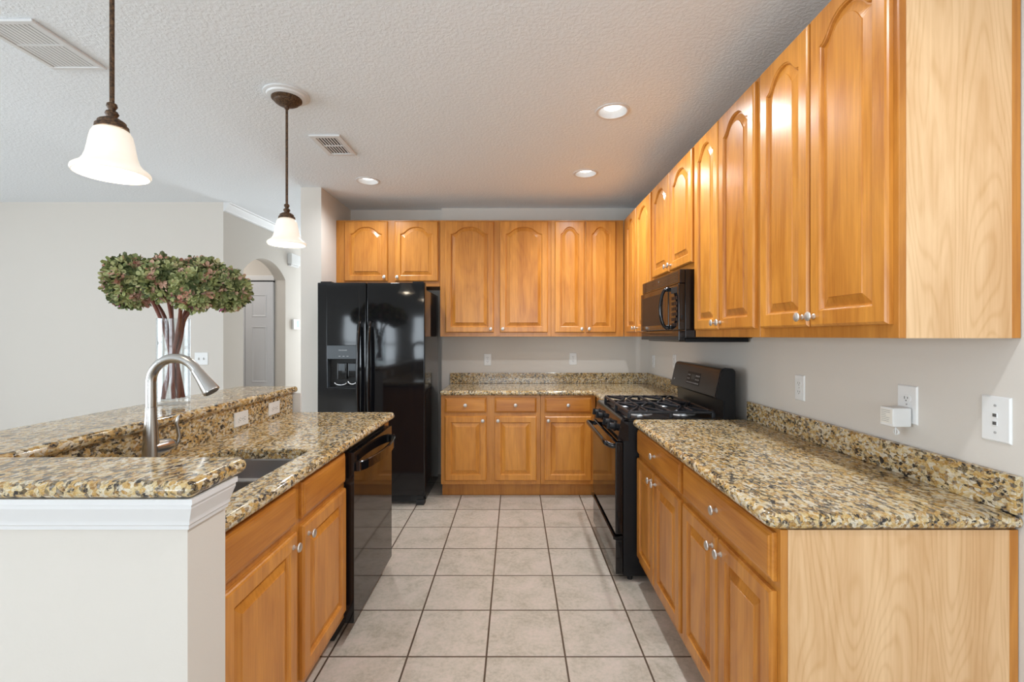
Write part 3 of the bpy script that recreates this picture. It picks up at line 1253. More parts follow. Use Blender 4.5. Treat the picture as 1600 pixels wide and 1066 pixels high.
b.box(DX1 - 0.004, DX1, -0.001, 0.058, DZA, DZB, M['panelgrey'])
b.box(DX0 + 0.004, DX1 - 0.004, -0.001, 0.058, DZA, DZA + 0.010, M['satin'])
b.box(DX0 + 0.004, DX1 - 0.004, -0.003, 0.055, zc, DZB, M['panelgrey'], 0.002)
dp = b.build('dispenser', ld)
dp['label'] = 'grey-panelled ice and water dispenser'
b = MB()
b.box(-0.282, -0.205, 0.020, 0.054, 1.03, 1.165, M['black'], 0.006)
b.box(-0.195, -0.118, 0.020, 0.054, 1.05, 1.165, M['black'], 0.006)
b.box(-0.27, -0.215, 0.012, 0.02, 1.10, 1.16, M['panelgrey'], 0.004)
b.box(-0.185, -0.128, 0.012, 0.02, 1.10, 1.16, M['panelgrey'], 0.004)
b.build('paddle', dp, smooth=40)
b = MB()
b.box(DX0 + 0.075, DX1 - 0.006, 0.004, 0.050, DZA + 0.010, DZA + 0.020, M['satin'], 0.002)
b.tube([(-0.25 + 0.05 * math.cos(a), 0.012, 1.01 + 0.025 * math.sin(a)) for a in [PI + 0.2 + k * 0.27 for k in range(11)]], 0.006, M['chrome'], 8)
b.tube([(-0.155 + 0.035 * math.cos(a), 0.012, 1.022 + 0.03 * math.sin(a)) for a in [PI + 0.2 + k * 0.27 for k in range(11)]], 0.007, M['chrome'], 8)
b.build('drip_tray', dp, smooth=50)
text_mesh('FRIGIDAIRE', 0.0135, M['mark'], dp, 'brand_lettering', (-0.228, -0.0034, 1.268), (PI / 2, 0, 0))
b = MB()
for k in range(3):
    b.box(-0.262 + k * 0.032, -0.246 + k * 0.032, -0.0036, -0.0028, 1.218, 1.2215, M['mark'])
b.build('control_marks', dp)
for dd, hx in ((ld, -0.0875), (rd, -0.0035)):
    b = MB()
    hpts = []
    for k in range(25):
        u = k / 24
        hpts.append((hx, -0.012 - 0.052 * math.sin(PI * u) ** 0.45, 0.62 + (1.495 - 0.62) * u))
    b.tube(hpts, [0.0175] * 25, M['black'], 14, flat=(1.1, 0.85))
    for zz in (0.64, 1.475):
        b.box(hx - 0.014, hx + 0.014, -0.026, 0.0, zz - 0.02, zz + 0.02, M['black'], 0.005)
    b.build('handle', dd, smooth=50)
for x_ in (FW0 + 0.06, FW1 - 0.06):
    b = MB()
    b.box(x_ - 0.045, x_ + 0.045, 0.02, 0.13, 1.8175, 1.828, M['satin'], 0.003)
    b.build('hinge_cover', fr)

# ------------------------------------------------------------------ dishwasher (faces +X)
dw = thing('dishwasher', 'black dishwasher with a bowed bar handle, built into the island', 'dishwasher', (-0.727, 2.107, 0), PI / 2)
b = MB()
b.box(0.004, 0.645, 0.042, 0.60, 0.10, 0.868, M['satin'])
b.box(0.004, 0.645, 0.09, 0.12, 0.005, 0.10, M['matte'])
b.build('tub', dw)
b = MB()
b.box(0.002, 0.647, 0.0, 0.040, 0.085, 0.856, M['black'], 0.0015)
dd = b.build('door', dw, smooth=40)
b = MB()
pts = []
sec = []
for k in range(21):
    u = k / 20
    yy = -0.012 - 0.050 * math.sin(PI * u) ** 0.6
    x_ = 0.022 + 0.60 * u
    sec.append([(x_, yy - 0.006, 0.768), (x_, yy + 0.010, 0.766), (x_, yy + 0.012, 0.806), (x_, yy - 0.002, 0.812), (x_, yy - 0.007, 0.808)])
b.loft(sec, M['black'])
b.box(0.016, 0.05, -0.022, 0.0, 0.768, 0.81, M['black'], 0.003)
b.box(0.594, 0.628, -0.022, 0.0, 0.768, 0.81, M['black'], 0.003)
b.build('handle', dd, smooth=30)

# ------------------------------------------------------------------ gas range (faces -X); local x runs from far to near
RY0, RY1 = 2.626, 3.386
RW = RY1 - RY0
rg = thing('gas_range', 'black freestanding gas range with iron grates, between the right counters', 'range', (0.566, RY1, 0), -PI / 2)
RDEP = 1.243 - 0.566
b = MB()
b.box(0.002, RW - 0.002, 0.045, RDEP, 0.03, 0.900, M['satin'], 0.004)
for x_ in (0.04, RW - 0.04):
    for y_ in (0.09, RDEP - 0.05):
        b.lathe([(0.016, 0), (0.016, 0.03)], M['matte'], (x_, y_, 0), 'Z', 12)
b.build('body', rg, smooth=40)
b = MB()
b.box(0.004, RW - 0.004, 0.0, 0.044, 0.265, 0.785, M['black'], 0.006)
od = b.build('oven_door', rg, smooth=40)
b = MB()
hp = [(0.03, 0.0, 0.757), (0.03, -0.028, 0.765), (0.045, -0.046, 0.772), (0.10, -0.052, 0.775), (RW - 0.10, -0.052, 0.775), (RW - 0.045, -0.046, 0.772), (RW - 0.03, -0.028, 0.765), (RW - 0.03, 0.0, 0.757)]
b.tube(hp, 0.0125, M['black'], 14, flat=(1.2, 0.8))
b.build('handle', od, smooth=50)
b = MB()
b.box(0.004, RW - 0.004, 0.002, 0.044, 0.04, 0.232, M['black'], 0.005)
b.prism([(0.002, 0.232), (-0.012, 0.238), (-0.012, 0.250), (0.044, 0.256), (0.044, 0.232)], 'X', 0.006, RW - 0.006, M['black'])
b.build('storage_drawer', rg, smooth=30)
b = MB()
cp = [(0.012, 0.792), (0.030, 0.908), (0.040, 0.921), (0.075, 0.921), (0.075, 0.792)]
b.prism(cp, 'X', 0.0, RW, M['black'])
cpo = b.build('control_panel', rg, smooth=30)
ang = math.atan2(0.018, 0.116)
for yw in (3.25, 3.12, 2.88, 2.745):
    x_ = RY1 - yw
    b = MB()
    Tm = Matrix.Translation((x_, 0.0195, 0.853)) @ Matrix.Rotation(PI / 2 - ang, 4, 'X')
    b.lathe([(0.027, 0), (0.027, 0.003), (0.021, 0.006), (0.0195, 0.026), (0.017, 0.030), (0, 0.031)], M['satin'], seg=22, mat4=Tm)
    b.box(-0.0045, 0.0045, -0.021, 0.021, 0.006, 0.044, M['satin'], 0.003, mat4=Tm)
    b.build('burner_knob', cpo, smooth=40)
b = MB()
b.box(0.0, RW, 0.045, 0.60, 0.900, 0.912, M['satin'], 0.003)
b.box(0.0, 0.022, 0.055, 0.595, 0.910, 0.922, M['black'], 0.004)
b.box(RW - 0.022, RW, 0.055, 0.595, 0.910, 0.922, M['black'], 0.004)
b.build('cooktop', rg, smooth=40)
burn = [(0.20, 0.19), (0.20, 0.45), (RW - 0.20, 0.19), (RW - 0.20, 0.45)]
for x_, y_ in burn:
    b = MB()
    b.lathe([(0.075, 0.0), (0.072, 0.004), (0.045, 0.006), (0.045, 0.018), (0.040, 0.021), (0, 0.021)], M['alu'], (x_, y_, 0.9122), 'Z', 28)
    b.lathe([(0.037, 0.0215), (0.038, 0.027), (0.033, 0.031), (0, 0.032)], M['iron'], (x_, y_, 0.9122), 'Z', 28)
    b.build('burner', rg, smooth=40)
for half in (0, 1):
    b = MB()
    xa = 0.035 if half == 0 else RW / 2 + 0.006
    xb = RW / 2 - 0.006 if half == 0 else RW - 0.035
    ya, yb_ = 0.085, 0.565
    zt, hw = 0.957, 0.0065

    def bar(p, q, z0=zt - 0.016, z1=zt, w=hw):
        p, q = Vector((*p, 0)), Vector((*q, 0))
        d = (q - p)
        L_ = d.length
        T = Matrix.Translation((p.x, p.y, 0)) @ Matrix.Rotation(math.atan2(d.y, d.x), 4, 'Z')
        b.box(-0.001, L_ + 0.001, -w, w, z0, z1, M['iron'], 0.003, 1, mat4=T)
    bar((xa, ya), (xb, ya))
    bar((xa, yb_), (xb, yb_))
    bar((xa, ya), (xa, yb_))
    bar((xb, ya), (xb, yb_))
    bar((xa, (ya + yb_) / 2), (xb, (ya + yb_) / 2))
    for cx, cy in ((burn[half * 2][0], burn[0][1]), (burn[half * 2][0], burn[1][1])):
        for k in range(4):
            a = PI / 4 + PI / 2 * k
            sx, sy = math.cos(a), math.sin(a)
            p = (cx + 0.028 * sx, cy + 0.028 * sy)
            q = (xb if sx > 0 else xa, (cy + 0.12 if sy > 0 else cy - 0.105))
            q = (cx + (q[0] - cx) * 0.97, cy + sy * 0.13)
            bar(p, q, zt - 0.012, zt + 0.004)
        bar((xa, cy), (cx - 0.035, cy), zt - 0.012, zt + 0.004)
        bar((xb, cy), (cx + 0.035, cy), zt - 0.012, zt + 0.004)
    for px2 in (xa, xb):
        for py2 in (ya, (ya + yb_) / 2, yb_):
            b.box(px2 - 0.009, px2 + 0.009, py2 - 0.009, py2 + 0.009, 0.9125, zt - 0.008, M['iron'], 0.003, 1)
    b.build('grate', rg, smooth=30)
# backguard with a tilted console
b = MB()
gp = [(0.600, 0.900), (0.612, 0.925), (0.612, 1.02), (0.568, 1.030), (0.562, 1.040), (0.594, 1.185), (0.606, 1.200), (0.625, 1.204), (0.664, 1.200), (RDEP, 1.19), (RDEP, 0.900)]
gp2 = [(y + 0.004, z) for y, z in gp]
b.prism(gp, 'X', 0.012, RW - 0.012, M['console'])
b.prism([(y * 0.985 + 0.012 if z > 1.0 else y + 0.004, z - (0.006 if z > 1.1 else 0)) for y, z in gp[:-2]] + [(RDEP - 0.002, 1.185), (RDEP - 0.002, 0.900)], 'X', 0.0, 0.012, M['satin'])
b.prism([(y * 0.985 + 0.012 if z > 1.0 else y + 0.004, z - (0.006 if z > 1.1 else 0)) for y, z in gp[:-2]] + [(RDEP - 0.002, 1.185), (RDEP - 0.002, 0.900)], 'X', RW - 0.012, RW, M['satin'])
bgd = b.build('backguard', rg, smooth=28)
ca_ = math.atan2(0.032, 0.145)
Tc = Matrix.Translation((0.0, 0.562 + 0.016, 1.040 + 0.0725)) @ Matrix.Rotation(-ca_, 4, 'X')
b = MB()
b.box(0.29, 0.50, -0.0012, 0.001, -0.040, 0.040, M['matte'], mat4=Tc)
rnd = random.Random(4)
for r_ in range(3):
    for c_ in range(9):
        if r_ > 0 and 2 <= c_ <= 5:
            continue
        b.box(0.300 + c_ * 0.022, 0.311 + c_ * 0.022 + rnd.uniform(-0.003, 0.003), -0.0018, -0.001, -0.033 + r_ * 0.024, -0.025 + r_ * 0.024, M['greymark'], mat4=Tc)
b.box(0.36, 0.42, -0.0016, -0.001, -0.008, 0.026, M['black'], mat4=Tc)
b.build('display', bgd)
b = MB()
b.lathe([(0.006, 0), (0.006, 0.0006), (0, 0.0008)], M['mark'], seg=14, mat4=Tc @ Matrix.Translation((0.06, -0.0004, -0.03)) @ Matrix.Rotation(PI / 2, 4, 'X'))
b.build('badge', bgd)

# ------------------------------------------------------------------ microwave (faces -X)
MY0, MY1 = 2.590, 3.350
MW = MY1 - MY0
mw = thing('microwave', 'black over-the-range microwave hung under the short wall cabinet', 'microwave', (0.904, MY1, 0), -PI / 2)
MD = WR - 0.904 - 0.003
b = MB()
b.box(0.001, MW - 0.001, 0.042, MD, 1.372, 1.757, M['black'], 0.003)
b.build('body', mw, smooth=40)
b = MB()
b.box(0, MW, 0.012, 0.041, 1.680, 1.757, M['black'], 0.004)
for k in range(6):
    b.box(0.03, MW - 0.03, 0.011, 0.0125, 1.692 + k * 0.010, 1.695 + k * 0.010, M['matte'])
b.build('vent_strip', mw, smooth=40)
b = MB()
b.box(0, MW - 0.165, 0.0, 0.041, 1.418, 1.677, M['black'], 0.006)
md = b.build('door', mw, smooth=40)
b = MB()
b.box(0.05, MW - 0.26, -0.0012, 0.001, 1.450, 1.645, M['satin'])
b.build('window', md)
b = MB()
hx = MW - 0.155
hp = []
for k in range(17):
    u = k / 16
    hp.append((hx, -0.008 - 0.042 * math.sin(PI * u) ** 0.45, 1.428 + 0.235 * u))
b.tube(hp, 0.0115, M['black'], 12, flat=(0.9, 1.2))
b.box(hx - 0.013, hx + 0.013, -0.020, 0.012, 1.425, 1.447, M['black'], 0.004)
b.box(hx - 0.013, hx + 0.013, -0.020, 0.012, 1.645, 1.667, M['black'], 0.004)
b.build('handle', md, smooth=50)
b = MB()
b.box(MW - 0.163, MW, 0.004, 0.041, 1.418, 1.677, M['black'], 0.005)
for r_ in range(6):
    for c_ in range(3):
        b.box(MW - 0.115 + c_ * 0.035, MW - 0.088 + c_ * 0.035, 0.0028, 0.0042, 1.440 + r_ * 0.030, 1.458 + r_ * 0.030, M['satin'])
b.box(MW - 0.118, MW - 0.018, 0.0028, 0.0042, 1.628, 1.662, M['matte'])
b.build('keypad', mw, smooth=40)
b = MB()
b.box(0, MW, 0.004, 0.041, 1.357, 1.415, M['black'], 0.005)
b.build('lower_strip', mw, smooth=40)
b = MB()
b.box(0.02, MW - 0.02, 0.05, MD - 0.01, 1.350, 1.3715, M['satin'], 0.003)
b.box(0.08, 0.30, 0.08, 0.24, 1.348, 1.3505, M['alu'])
b.box(MW - 0.30, MW - 0.08, 0.08, 0.24, 1.348, 1.3505, M['alu'])
b.build('underside', mw)
b = MB()
b.lathe([(0.008, 0), (0.008, 0.0012), (0, 0.0014)], M['panelgrey'], (MW * 0.5, 0.012, 1.728), '-Y', 16)
b.build('badge', mw)


# ------------------------------------------------------------------ plates on the walls
def plate(name, label, cat, loc, rz, kind, w=0.072, h=0.118, horizontal=False, group=None):
    root = thing(name, label, cat, loc, rz, group)
    b = MB()
    if horizontal:
        w, h = h, w
    rings = [[(x, -0.0002, z) for x, z in ((-w / 2, -h / 2), (w / 2, -h / 2), (w / 2, h / 2), (-w / 2, h / 2))]]
    for i, y in ((0.0, -0.002), (0.004, -0.0055)):
        rings.append([(x, y, z) for x, z in ((-w / 2 + i, -h / 2 + i), (w / 2 - i, -h / 2 + i), (w / 2 - i, h / 2 - i), (-w / 2 + i, h / 2 - i))])
    b.loft(rings, M['plate'])
    if kind == 'outlet':
        b.lathe([(0.003, 0), (0.003, 0.0008), (0, 0.001)], M['greymark'], (0, -0.0055, 0), '-Y', 10)
    b.build('cover_plate', root)
    if kind == 'outlet':
        for s in (-1, 1):
            b = MB()
            ov = [(0.0165 * math.cos(a), 0.014 * math.sin(a)) for a in [2 * PI * k / 20 for k in range(20)]]

            def pp(u, v, y):
                return (v + s * 0.020, y, u) if horizontal else (u, y, v + s * 0.020)
            b.loft([[pp(u, max(-0.0125, min(0.0125, v)), y) for u, v in ov] for y in (-0.0053, -0.0075)], M['plate'])
            for u0, u1, v0, v1 in ((-0.0075, -0.0052, -0.002, 0.007), (0.0052, 0.0075, -0.001, 0.006), (-0.002, 0.002, -0.009, -0.005)):
                p, q = pp(u0, v0, 0), pp(u1, v1, 0)
                b.box(min(p[0], q[0]), max(p[0], q[0]), -0.0080, -0.0074, min(p[2], q[2]), max(p[2], q[2]), M['slot'])
            b.build('receptacle', root)
    elif kind == 'switch':
        n = 2
        for k in range(n):
            x = (k - (n - 1) / 2) * 0.046
            b = MB()
            b.box(x - 0.005, x + 0.005, -0.0062, -0.005, -0.012, 0.012, M['greymark'])
            T = Matrix.Translation((x, -0.006, 0)) @ Matrix.Rotation(0.5, 4, 'X')
            b.box(-0.0042, 0.0042, -0.012, 0.002, -0.005, 0.005, M['plate'], 0.001, mat4=T)
            b.build('toggle', root)
    elif kind == 'jacks':
        for z, r in ((0.037, 0.0035), (-0.037, 0.0035)):
            b = MB()
            b.lathe([(r, 0), (r, 0.001), (0, 0.0015)], M['greymark'], (0, -0.0055, z), '-Y', 12)
            b.build('screw', root)
        for z in (0.010, -0.012):
            b = MB()
            b.box(-0.007, 0.007, -0.0075, -0.005, z - 0.007, z + 0.007, M['plate'], 0.001)
            b.box(-0.005, 0.005, -0.0080, -0.0073, z - 0.004, z + 0.005, M['slot'])
            b.build('jack', root)
    return root


def Wy(px):   # depth of a point on the right wall
    return WR * 729 / (px - 804.5)


GO = 'white wall outlets'
plate('outlet', 'white outlet on the back wall, nearer the refrigerator', 'outlet', (bx_(762, YB), YB, 1.385 - 37 * YB / 729), 0, 'outlet', group=GO)
plate('outlet', 'white outlet on the back wall, nearer the corner', 'outlet', (bx_(895.5, YB), YB, 1.385 - 36 * YB / 729), 0, 'outlet', group=GO)
plate('outlet', 'white outlet on the right wall close to the far corner', 'outlet', (WR, Wy(1021.5), 1.385 - 40 * Wy(1021.5) / 729), -PI / 2, 'outlet', group=GO)
plate('outlet', 'white outlet on the right wall peeking over the range backguard', 'outlet', (WR, 3.86, 1.172), -PI / 2, 'outlet', group=GO)
plate('outlet', 'white outlet above the right counter, nothing plugged in', 'outlet', (WR, 2.160, 1.145), -PI / 2, 'outlet', group=GO)
plate('outlet', 'white outlet on the right wall with an adapter plugged into it', 'outlet', (WR, 1.568, 1.155), -PI / 2, 'outlet', w=0.080, h=0.128, group=GO)
plate('phone_jack_plate', 'white telephone and cable plate on the right wall, nearest the camera', 'wall plate', (WR, 1.279, 1.157), -PI / 2, 'jacks', w=0.080, h=0.125)
plate('outlet', 'white sideways outlet in the granite bar splash, nearer the faucet', 'outlet', (-1.3713, 2.335, 1.385 - 129.5 * 2.335 / 729), PI / 2, 'outlet', horizontal=True, group=GO)
plate('outlet', 'white sideways outlet in the granite bar splash, at its far end', 'outlet', (-1.3713, 2.655, 1.385 - 113 * 2.655 / 729), PI / 2, 'outlet', horizontal=True, group=GO)
plate('light_switch', 'white double light switch on the far left wall, behind the vase', 'switch', (-2.948, 4.39, 1.171), 0, 'switch', w=0.128, h=0.118)

ad = thing('power_adapter', 'white plug-in power adapter in the right wall outlet', 'adapter', (WR - 0.0085, 1.568 + 0.004, 1.118), -PI / 2)
b = MB()
b.box(-0.029, 0.029, -0.062, 0.0, -0.036, 0.028, M['plate'], 0.005)
b.build('housing', ad, smooth=40)
b = MB()
b.box(-0.0245, 0.0245, -0.0626, -0.061, -0.026, 0.022, M['label'])
rnd = random.Random(2)
for k in range(7):
    b.box(-0.021, -0.021 + rnd.uniform(0.018, 0.038), -0.0629, -0.0624, 0.016 - k * 0.006, 0.0175 - k * 0.006, M['greymark'])
b.build('rating_label', ad)
b = MB()
cp_ = []
for k in range(26):
    a = k / 25 * 2 * PI * 1.3
    cp_.append((0.010 * math.sin(a), -0.030 + 0.003 * k / 25, -0.060 - 0.010 * math.cos(a) + 0.004))
b.tube([(0, -0.031, -0.034), (0, -0.031, -0.045)] + cp_, 0.0022, M['plate'], 8)
b.build('cord', ad, smooth=50)

# thermostat and chime on the hall wall
th = thing('thermostat', 'small white thermostat with a blue screen on the hall wall', 'thermostat', (-2.743, 5.815, 1.528), PI / 2)
b = MB()
b.box(-0.085, 0.085, -0.028, 0, -0.062, 0.062, M['plate'], 0.006)
b.build('housing', th, smooth=40)
b = MB()
b.box(0.0, 0.062, -0.0288, -0.0275, -0.035, 0.045, M['lcd'])
b.build('screen', th)
ch = thing('door_chime', 'white chime box high on the hall wall right of the arch', 'chime', (-2.743, 5.74, 2.312), PI / 2)
b = MB()
b.box(-0.115, 0.115, -0.055, 0, -0.055, 0.072, M['plate'], 0.006)
b.build('cover', ch, smooth=40)
b = MB()
b.box(-0.100, 0.100, -0.040, 0, -0.078, -0.0555, M['white'], 0.004)
b.build('base', ch, smooth=40)

# ------------------------------------------------------------------ pendants
def pendant(label, x, y):
    p = thing('pendant_light', label, 'pendant lamp', (x, y, 0), 0, 'pendant lights over the bar')
    z = CEIL
    b = MB()
    b.lathe([(0.112, 0), (0.112, 0.006), (0.104, 0.010), (0.098, 0.010), (0.094, 0.018), (0.080, 0.022), (0.070, 0.022), (0, 0.022)], M['white'], (0, 0, z - 0.0005), '-Z', 40)
    b.build('ceiling_medallion', p, smooth=35)
    b = MB()
    b.lathe([(0.074, 0.0), (0.074, 0.006), (0.066, 0.012), (0.062, 0.014), (0.058, 0.022), (0.046, 0.030), (0.030, 0.036), (0.013, 0.040), (0.011, 0.052), (0.006, 0.056), (0, 0.056)],
            M['bronze'], (0, 0, z - 0.0225), '-Z', 36)
    b.build('canopy', p, smooth=35)
    b = MB()
    b.lathe([(0.0062, z - 0.07), (0.0062, 2.068)], M['bronze'], seg=14)
    b.build('stem', p, smooth=40)
    b = MB()
    b.lathe([(0.004, 2.075), (0.012, 2.070), (0.0135, 2.062), (0.009, 2.054), (0.008, 2.050), (0.014, 2.047), (0.017, 2.040), (0.013, 2.033), (0.012, 2.028), (0.020, 2.026),
             (0.030, 2.020), (0.034, 2.016), (0.035, 2.008), (0.040, 2.005), (0.041, 1.996), (0.030, 1.995), (0, 1.995)], M['bronze'], seg=32)
    b.build('fitter', p, smooth=35)
    outer = [(0.036, 1.9945), (0.043, 1.990), (0.049, 1.978), (0.053, 1.960), (0.0565, 1.938), (0.060, 1.918), (0.066, 1.900), (0.075, 1.887), (0.086, 1.879), (0.0925, 1.873), (0.094, 1.866), (0.091, 1.860)]
    inner = [(r - 0.004, h - 0.002) for r, h in reversed(outer[1:-1])]
    b = MB()
    b.lathe(outer + [(0.088, 1.8595)] + inner + [(0.030, 1.988)], M['shade'], seg=44, closed_ends=False)
    b.build('glass_shade', p, smooth=50)
    b = MB()
    b.lathe([(0, 1.992), (0.012, 1.990), (0.013, 1.968), (0.022, 1.945), (0.026, 1.928), (0.022, 1.910), (0.010, 1.902), (0, 1.900)], M['bulb'], seg=20)
    b.build('bulb', p, smooth=60)
    l = bpy.data.lights.new('pendant_lamp', 'POINT')
    l.energy = 1.8
    l.color = (1.0, 0.86, 0.68)
    l.shadow_soft_size = 0.03
    lo = bpy.data.objects.new('pendant_lamp', l)
    COL.objects.link(lo)
    lo.parent = p
    lo.location = (0, 0, 1.880)
    return p


pendant('bronze pendant lamp with a glowing bell shade, nearest the camera', -1.19, 1.378)
pendant('bronze pendant lamp with its white ceiling medallion in view, farther one', -1.19, 2.434)


# ------------------------------------------------------------------ recessed lights
def can(label, x, y, power=1.0):
    p = thing('recessed_light', label, 'ceiling light', (x, y, CEIL), 0, 'recessed ceiling lights')
    b = MB()
    b.lathe([(0.0775, 0.002), (0.096, 0.0), (0.096, -0.003), (0.092, -0.005), (0.080, -0.005), (0.0765, -0.001)], M['white'], seg=40, closed_ends=False)
    b.lathe([(0.0765, -0.001), (0.0775, 0.002)], M['white'], seg=40, closed_ends=False)
    b.build('trim_ring', p, smooth=40)
    b = MB()
    b.lathe([(0.0768, 0.0), (0.074, 0.03), (0.066, 0.075), (0.060, 0.10), (0, 0.10)], M['can'], seg=40, closed_ends=False)
    b.build('reflector', p, smooth=40)
    b = MB()
    b.lathe([(0, 0.0985), (0.026, 0.098), (0.040, 0.06), (0.050, 0.038), (0.051, 0.030), (0.047, 0.022), (0.030, 0.017), (0, 0.015)], M['bulb'], seg=28)
    b.build('bulb', p, smooth=50)
    l = bpy.data.lights.new('recessed_lamp', 'SPOT')
    l.energy = CAN_W * power
    l.color = CAN_C
    l.spot_size = 2.75
    l.spot_blend = 0.8
    l.shadow_soft_size = 0.045
    lo = bpy.data.objects.new('recessed_lamp', l)
    COL.objects.link(lo)
    lo.parent = p
    lo.location = (0, 0, -0.008)
    return p


can('round recessed ceiling light on the right, nearer the camera', *CANS[0])
can('round recessed ceiling light on the right, farther from the camera', *CANS[1])
can('round recessed ceiling light on the left, in front of the refrigerator', *CANS[2], power=0.6)
# two unseen lamps added overhead to help light the room
can('unseen recessed ceiling light added overhead, above the right counter', *CANS[3], power=0.28)
can('unseen recessed ceiling light added overhead, beside the camera', *CANS[4], power=0.6)



# ------------------------------------------------------------------ ceiling vents
def vent(name, label, x0, x1, y0, y1, nslat, cross, fw, cover):
    p = thing(name, label, 'vent', ((x0 + x1) / 2, (y0 + y1) / 2, CEIL))
    w, d = (x1 - x0) / 2, (y1 - y0) / 2
    b = MB()
    for a in ((-w, w, -d, -d + fw), (-w, w, d - fw, d), (-w, -w + fw, -d + fw, d - fw), (w - fw, w, -d + fw, d - fw)):
        b.box(*a, -0.012, -0.0005, M['white'], 0.002, 1)
    b.build('frame', p)
    b = MB()
    b.box(-w + fw, w - fw, -d + fw, d - fw, -0.003, -0.0008, M['dark'])  # black sheet stands in for the shade behind the slats
    b.build('shade_backing', p)
    iw = 2 * (w - fw)
    for k in range(nslat):
        x = -w + fw + iw * (k + 0.5) / nslat
        b = MB()
        T = Matrix.Translation((x, 0, -0.0075))
        hw_ = iw / nslat * cover
        b.box(-hw_, hw_, -d + fw, d - fw, -0.0006, 0.0006, M['white'], mat4=T)
        b.build('slat', p)
    for y in cross:
        b = MB()
        b.box(-w + fw, w - fw, y - 0.005, y + 0.005, -0.0100, -0.0035, M['white'])
        b.build('crossbar', p)
    return p


vent('supply_vent', 'small square ceiling vent with dark slots beyond the farther pendant', -1.290, -1.094, 2.912, 3.232, 7, [0.0], 0.032, 0.24)
vent('return_grille', 'large white slatted ceiling grille in the top left corner', -2.162, -1.913, 1.847, 2.190, 11, [-0.010], 0.022, 0.41)

# ------------------------------------------------------------------ vase with hydrangeas
VX, VY, VZ = -1.570, 2.146, 1.0727
va = MB()
va.lathe([(0, 0), (0.060, 0), (0.0635, 0.003), (0.065, 0.02), (0.065, 0.390), (0.0635, 0.392), (0.062, 0.390), (0.061, 0.035), (0.055, 0.022), (0, 0.020)],
         M['glass'], (VX, VY, VZ), 'Z', 48, closed_ends=False)
tag(va.build('glass_vase', smooth=40), 'tall clear glass cylinder vase on the raised bar', 'vase')

rnd = random.Random(11)


def head_mesh(bb, c, rx, ry, rz_, n):
    """a mop of four-petalled florets over an ellipsoid"""
    m = M['petal']
    i = bb.mi(m)
    for k in range(n):
        zf = 1 - 2 * (k + 0.5) / n
        a = k * 2.399963 + rnd.uniform(-0.3, 0.3)
        rr = math.sqrt(max(0, 1 - zf * zf))
        d = Vector((rr * math.cos(a), rr * math.sin(a), zf))
        j = rnd.uniform(0.88, 1.08)
        p = Vector(c) + Vector((d.x * rx, d.y * ry, d.z * rz_)) * j
        nrm = (d + Vector((rnd.uniform(-.9, .9), rnd.uniform(-.9, .9), rnd.uniform(-.9, .9)))).normalized()
        u = nrm.orthogonal().normalized()
        v = nrm.cross(u)
        s = rnd.uniform(0.015, 0.024)
        ph = rnd.uniform(0, PI)
        cup = rnd.uniform(0.3, 1.3)
        vc = bb.bm.verts.new(p)
        for q in range(4):
            a0 = ph + q * PI / 2
            def pt(ang, rad, h):
                return bb.bm.verts.new(p + (u * math.cos(ang) + v * math.sin(ang)) * rad + nrm * h)
            l1, r1 = pt(a0 - 0.62, s * 0.60, s * cup * 0.35), pt(a0 + 0.62, s * 0.60, s * cup * 0.35)
            l2, r2 = pt(a0 - 0.42, s * 0.98, s * cup * 0.75), pt(a0 + 0.42, s * 0.98, s * cup * 0.75)
            tp_ = pt(a0, s * 1.12, s * cup * 0.9)
            md_ = pt(a0, s * 0.62, s * cup * 0.2)
            for fv in ((vc, r1, md_), (vc, md_, l1), (l1, md_, tp_, l2), (md_, r1, r2, tp_)):
                f = bb.bm.faces.new(fv)
                f.material_index = i


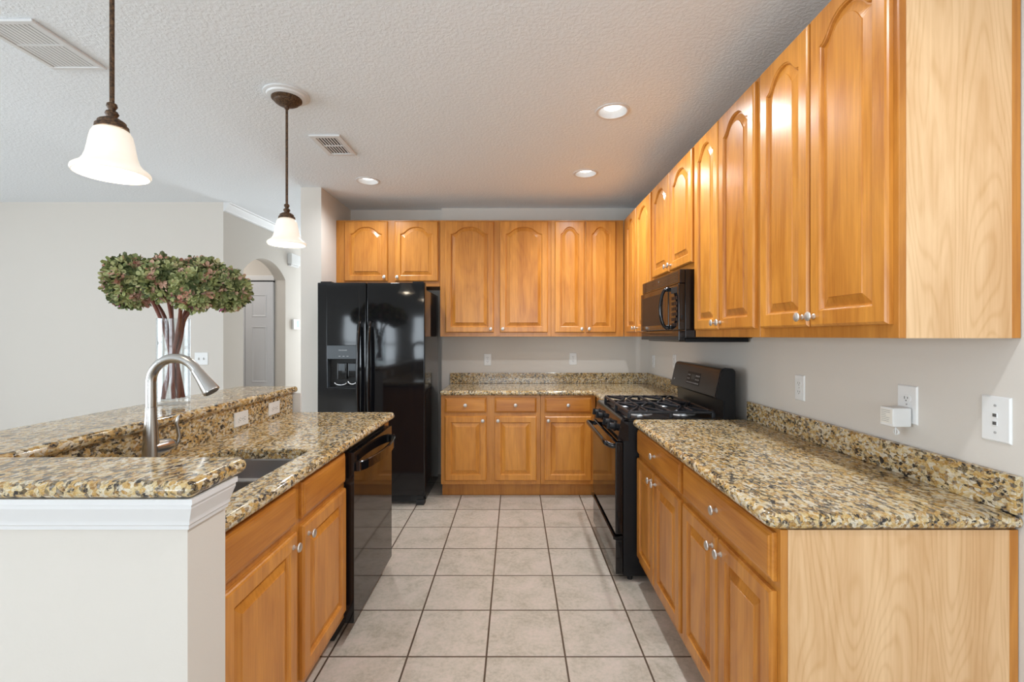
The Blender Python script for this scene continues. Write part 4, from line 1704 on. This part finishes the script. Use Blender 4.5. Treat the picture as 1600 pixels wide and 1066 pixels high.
HEADS = [(-0.222, 0.03, 1.606, 0.080, 0.085, 0.078, 'hydrangea at the left end of the bunch in the glass vase'),
         (-0.130, -0.085, 1.640, 0.088, 0.08, 0.083, 'green hydrangea left of centre at the front of the bunch'),
         (-0.078, 0.085, 1.672, 0.085, 0.085, 0.074, 'hydrangea left of centre at the back of the bunch'),
         (0.080, 0.085, 1.672, 0.085, 0.085, 0.074, 'hydrangea right of centre at the top back of the bunch'),
         (0.020, -0.080, 1.634, 0.080, 0.08, 0.086, 'hydrangea at the front centre of the bunch, above the faucet'),
         (0.158, -0.085, 1.590, 0.080, 0.075, 0.084, 'drooping hydrangea right of centre, lowest at the front of the bunch'),
         (0.226, 0.040, 1.600, 0.080, 0.085, 0.086, 'hydrangea at the right end of the bunch in the glass vase')]
for k, (dx, dy, hz, rx, ry, rz_, lab) in enumerate(HEADS):
    root = thing('hydrangea', lab, 'flower', (VX, VY, VZ), 0, 'dried hydrangeas in the glass vase')
    bb = MB()
    core = (dx, dy, hz - VZ)
    s = bmesh.new()
    bmesh.ops.create_icosphere(s, subdivisions=3, radius=1.0)
    for v in s.verts:
        v.co = Vector((core[0] + v.co.x * rx * 0.86, core[1] + v.co.y * ry * 0.86, core[2] + v.co.z * rz_ * 0.86))
    bb._merge(s, M['leafcore'])
    head_mesh(bb, core, rx, ry, rz_, 260)
    bmesh_o = bb.build('flower_head', root)
    # the stem: from the vase foot, leaning across to the head
    a = 2 * PI * k / len(HEADS) + 0.4
    foot = Vector((-0.030 * math.cos(a) - dx * 0.10, 0.035 * math.sin(a), 0.026))
    neck = Vector((dx * 0.10, dy * 0.16, 0.27))
    rim = Vector((max(-0.048, min(0.048, dx * 0.34)), dy * 0.30, 0.40))
    topp = Vector((dx * 0.86, dy * 0.86, core[2] - rz_ * 0.55))
    if abs(dx) > 0.09:
        topp.x *= 0.62
    P = [foot, foot * 0.55 + neck * 0.45, neck, rim, topp]
    pts = []
    for q in range(4):
        p0, p1, p2, p3 = P[max(q - 1, 0)], P[q], P[q + 1], P[min(q + 2, 4)]
        for t in range(5):
            t_ = t / 5
            pts.append(0.5 * ((2 * p1) + (p2 - p0) * t_ + (2 * p0 - 5 * p1 + 4 * p2 - p3) * t_ ** 2 + (3 * p1 - p0 - 3 * p2 + p3) * t_ ** 3))
    pts.append(P[-1])
    for p in pts:                       # keep the stems inside the glass
        if p.z < 0.40:
            q = math.hypot(p.x, p.y)
            if q > 0.047:
                p.x *= 0.047 / q
                p.y *= 0.047 / q
    b = MB()
    b.tube(pts, [0.0078] * len(pts), M['stem'], 8)
    b.build('stem', root, smooth=60)
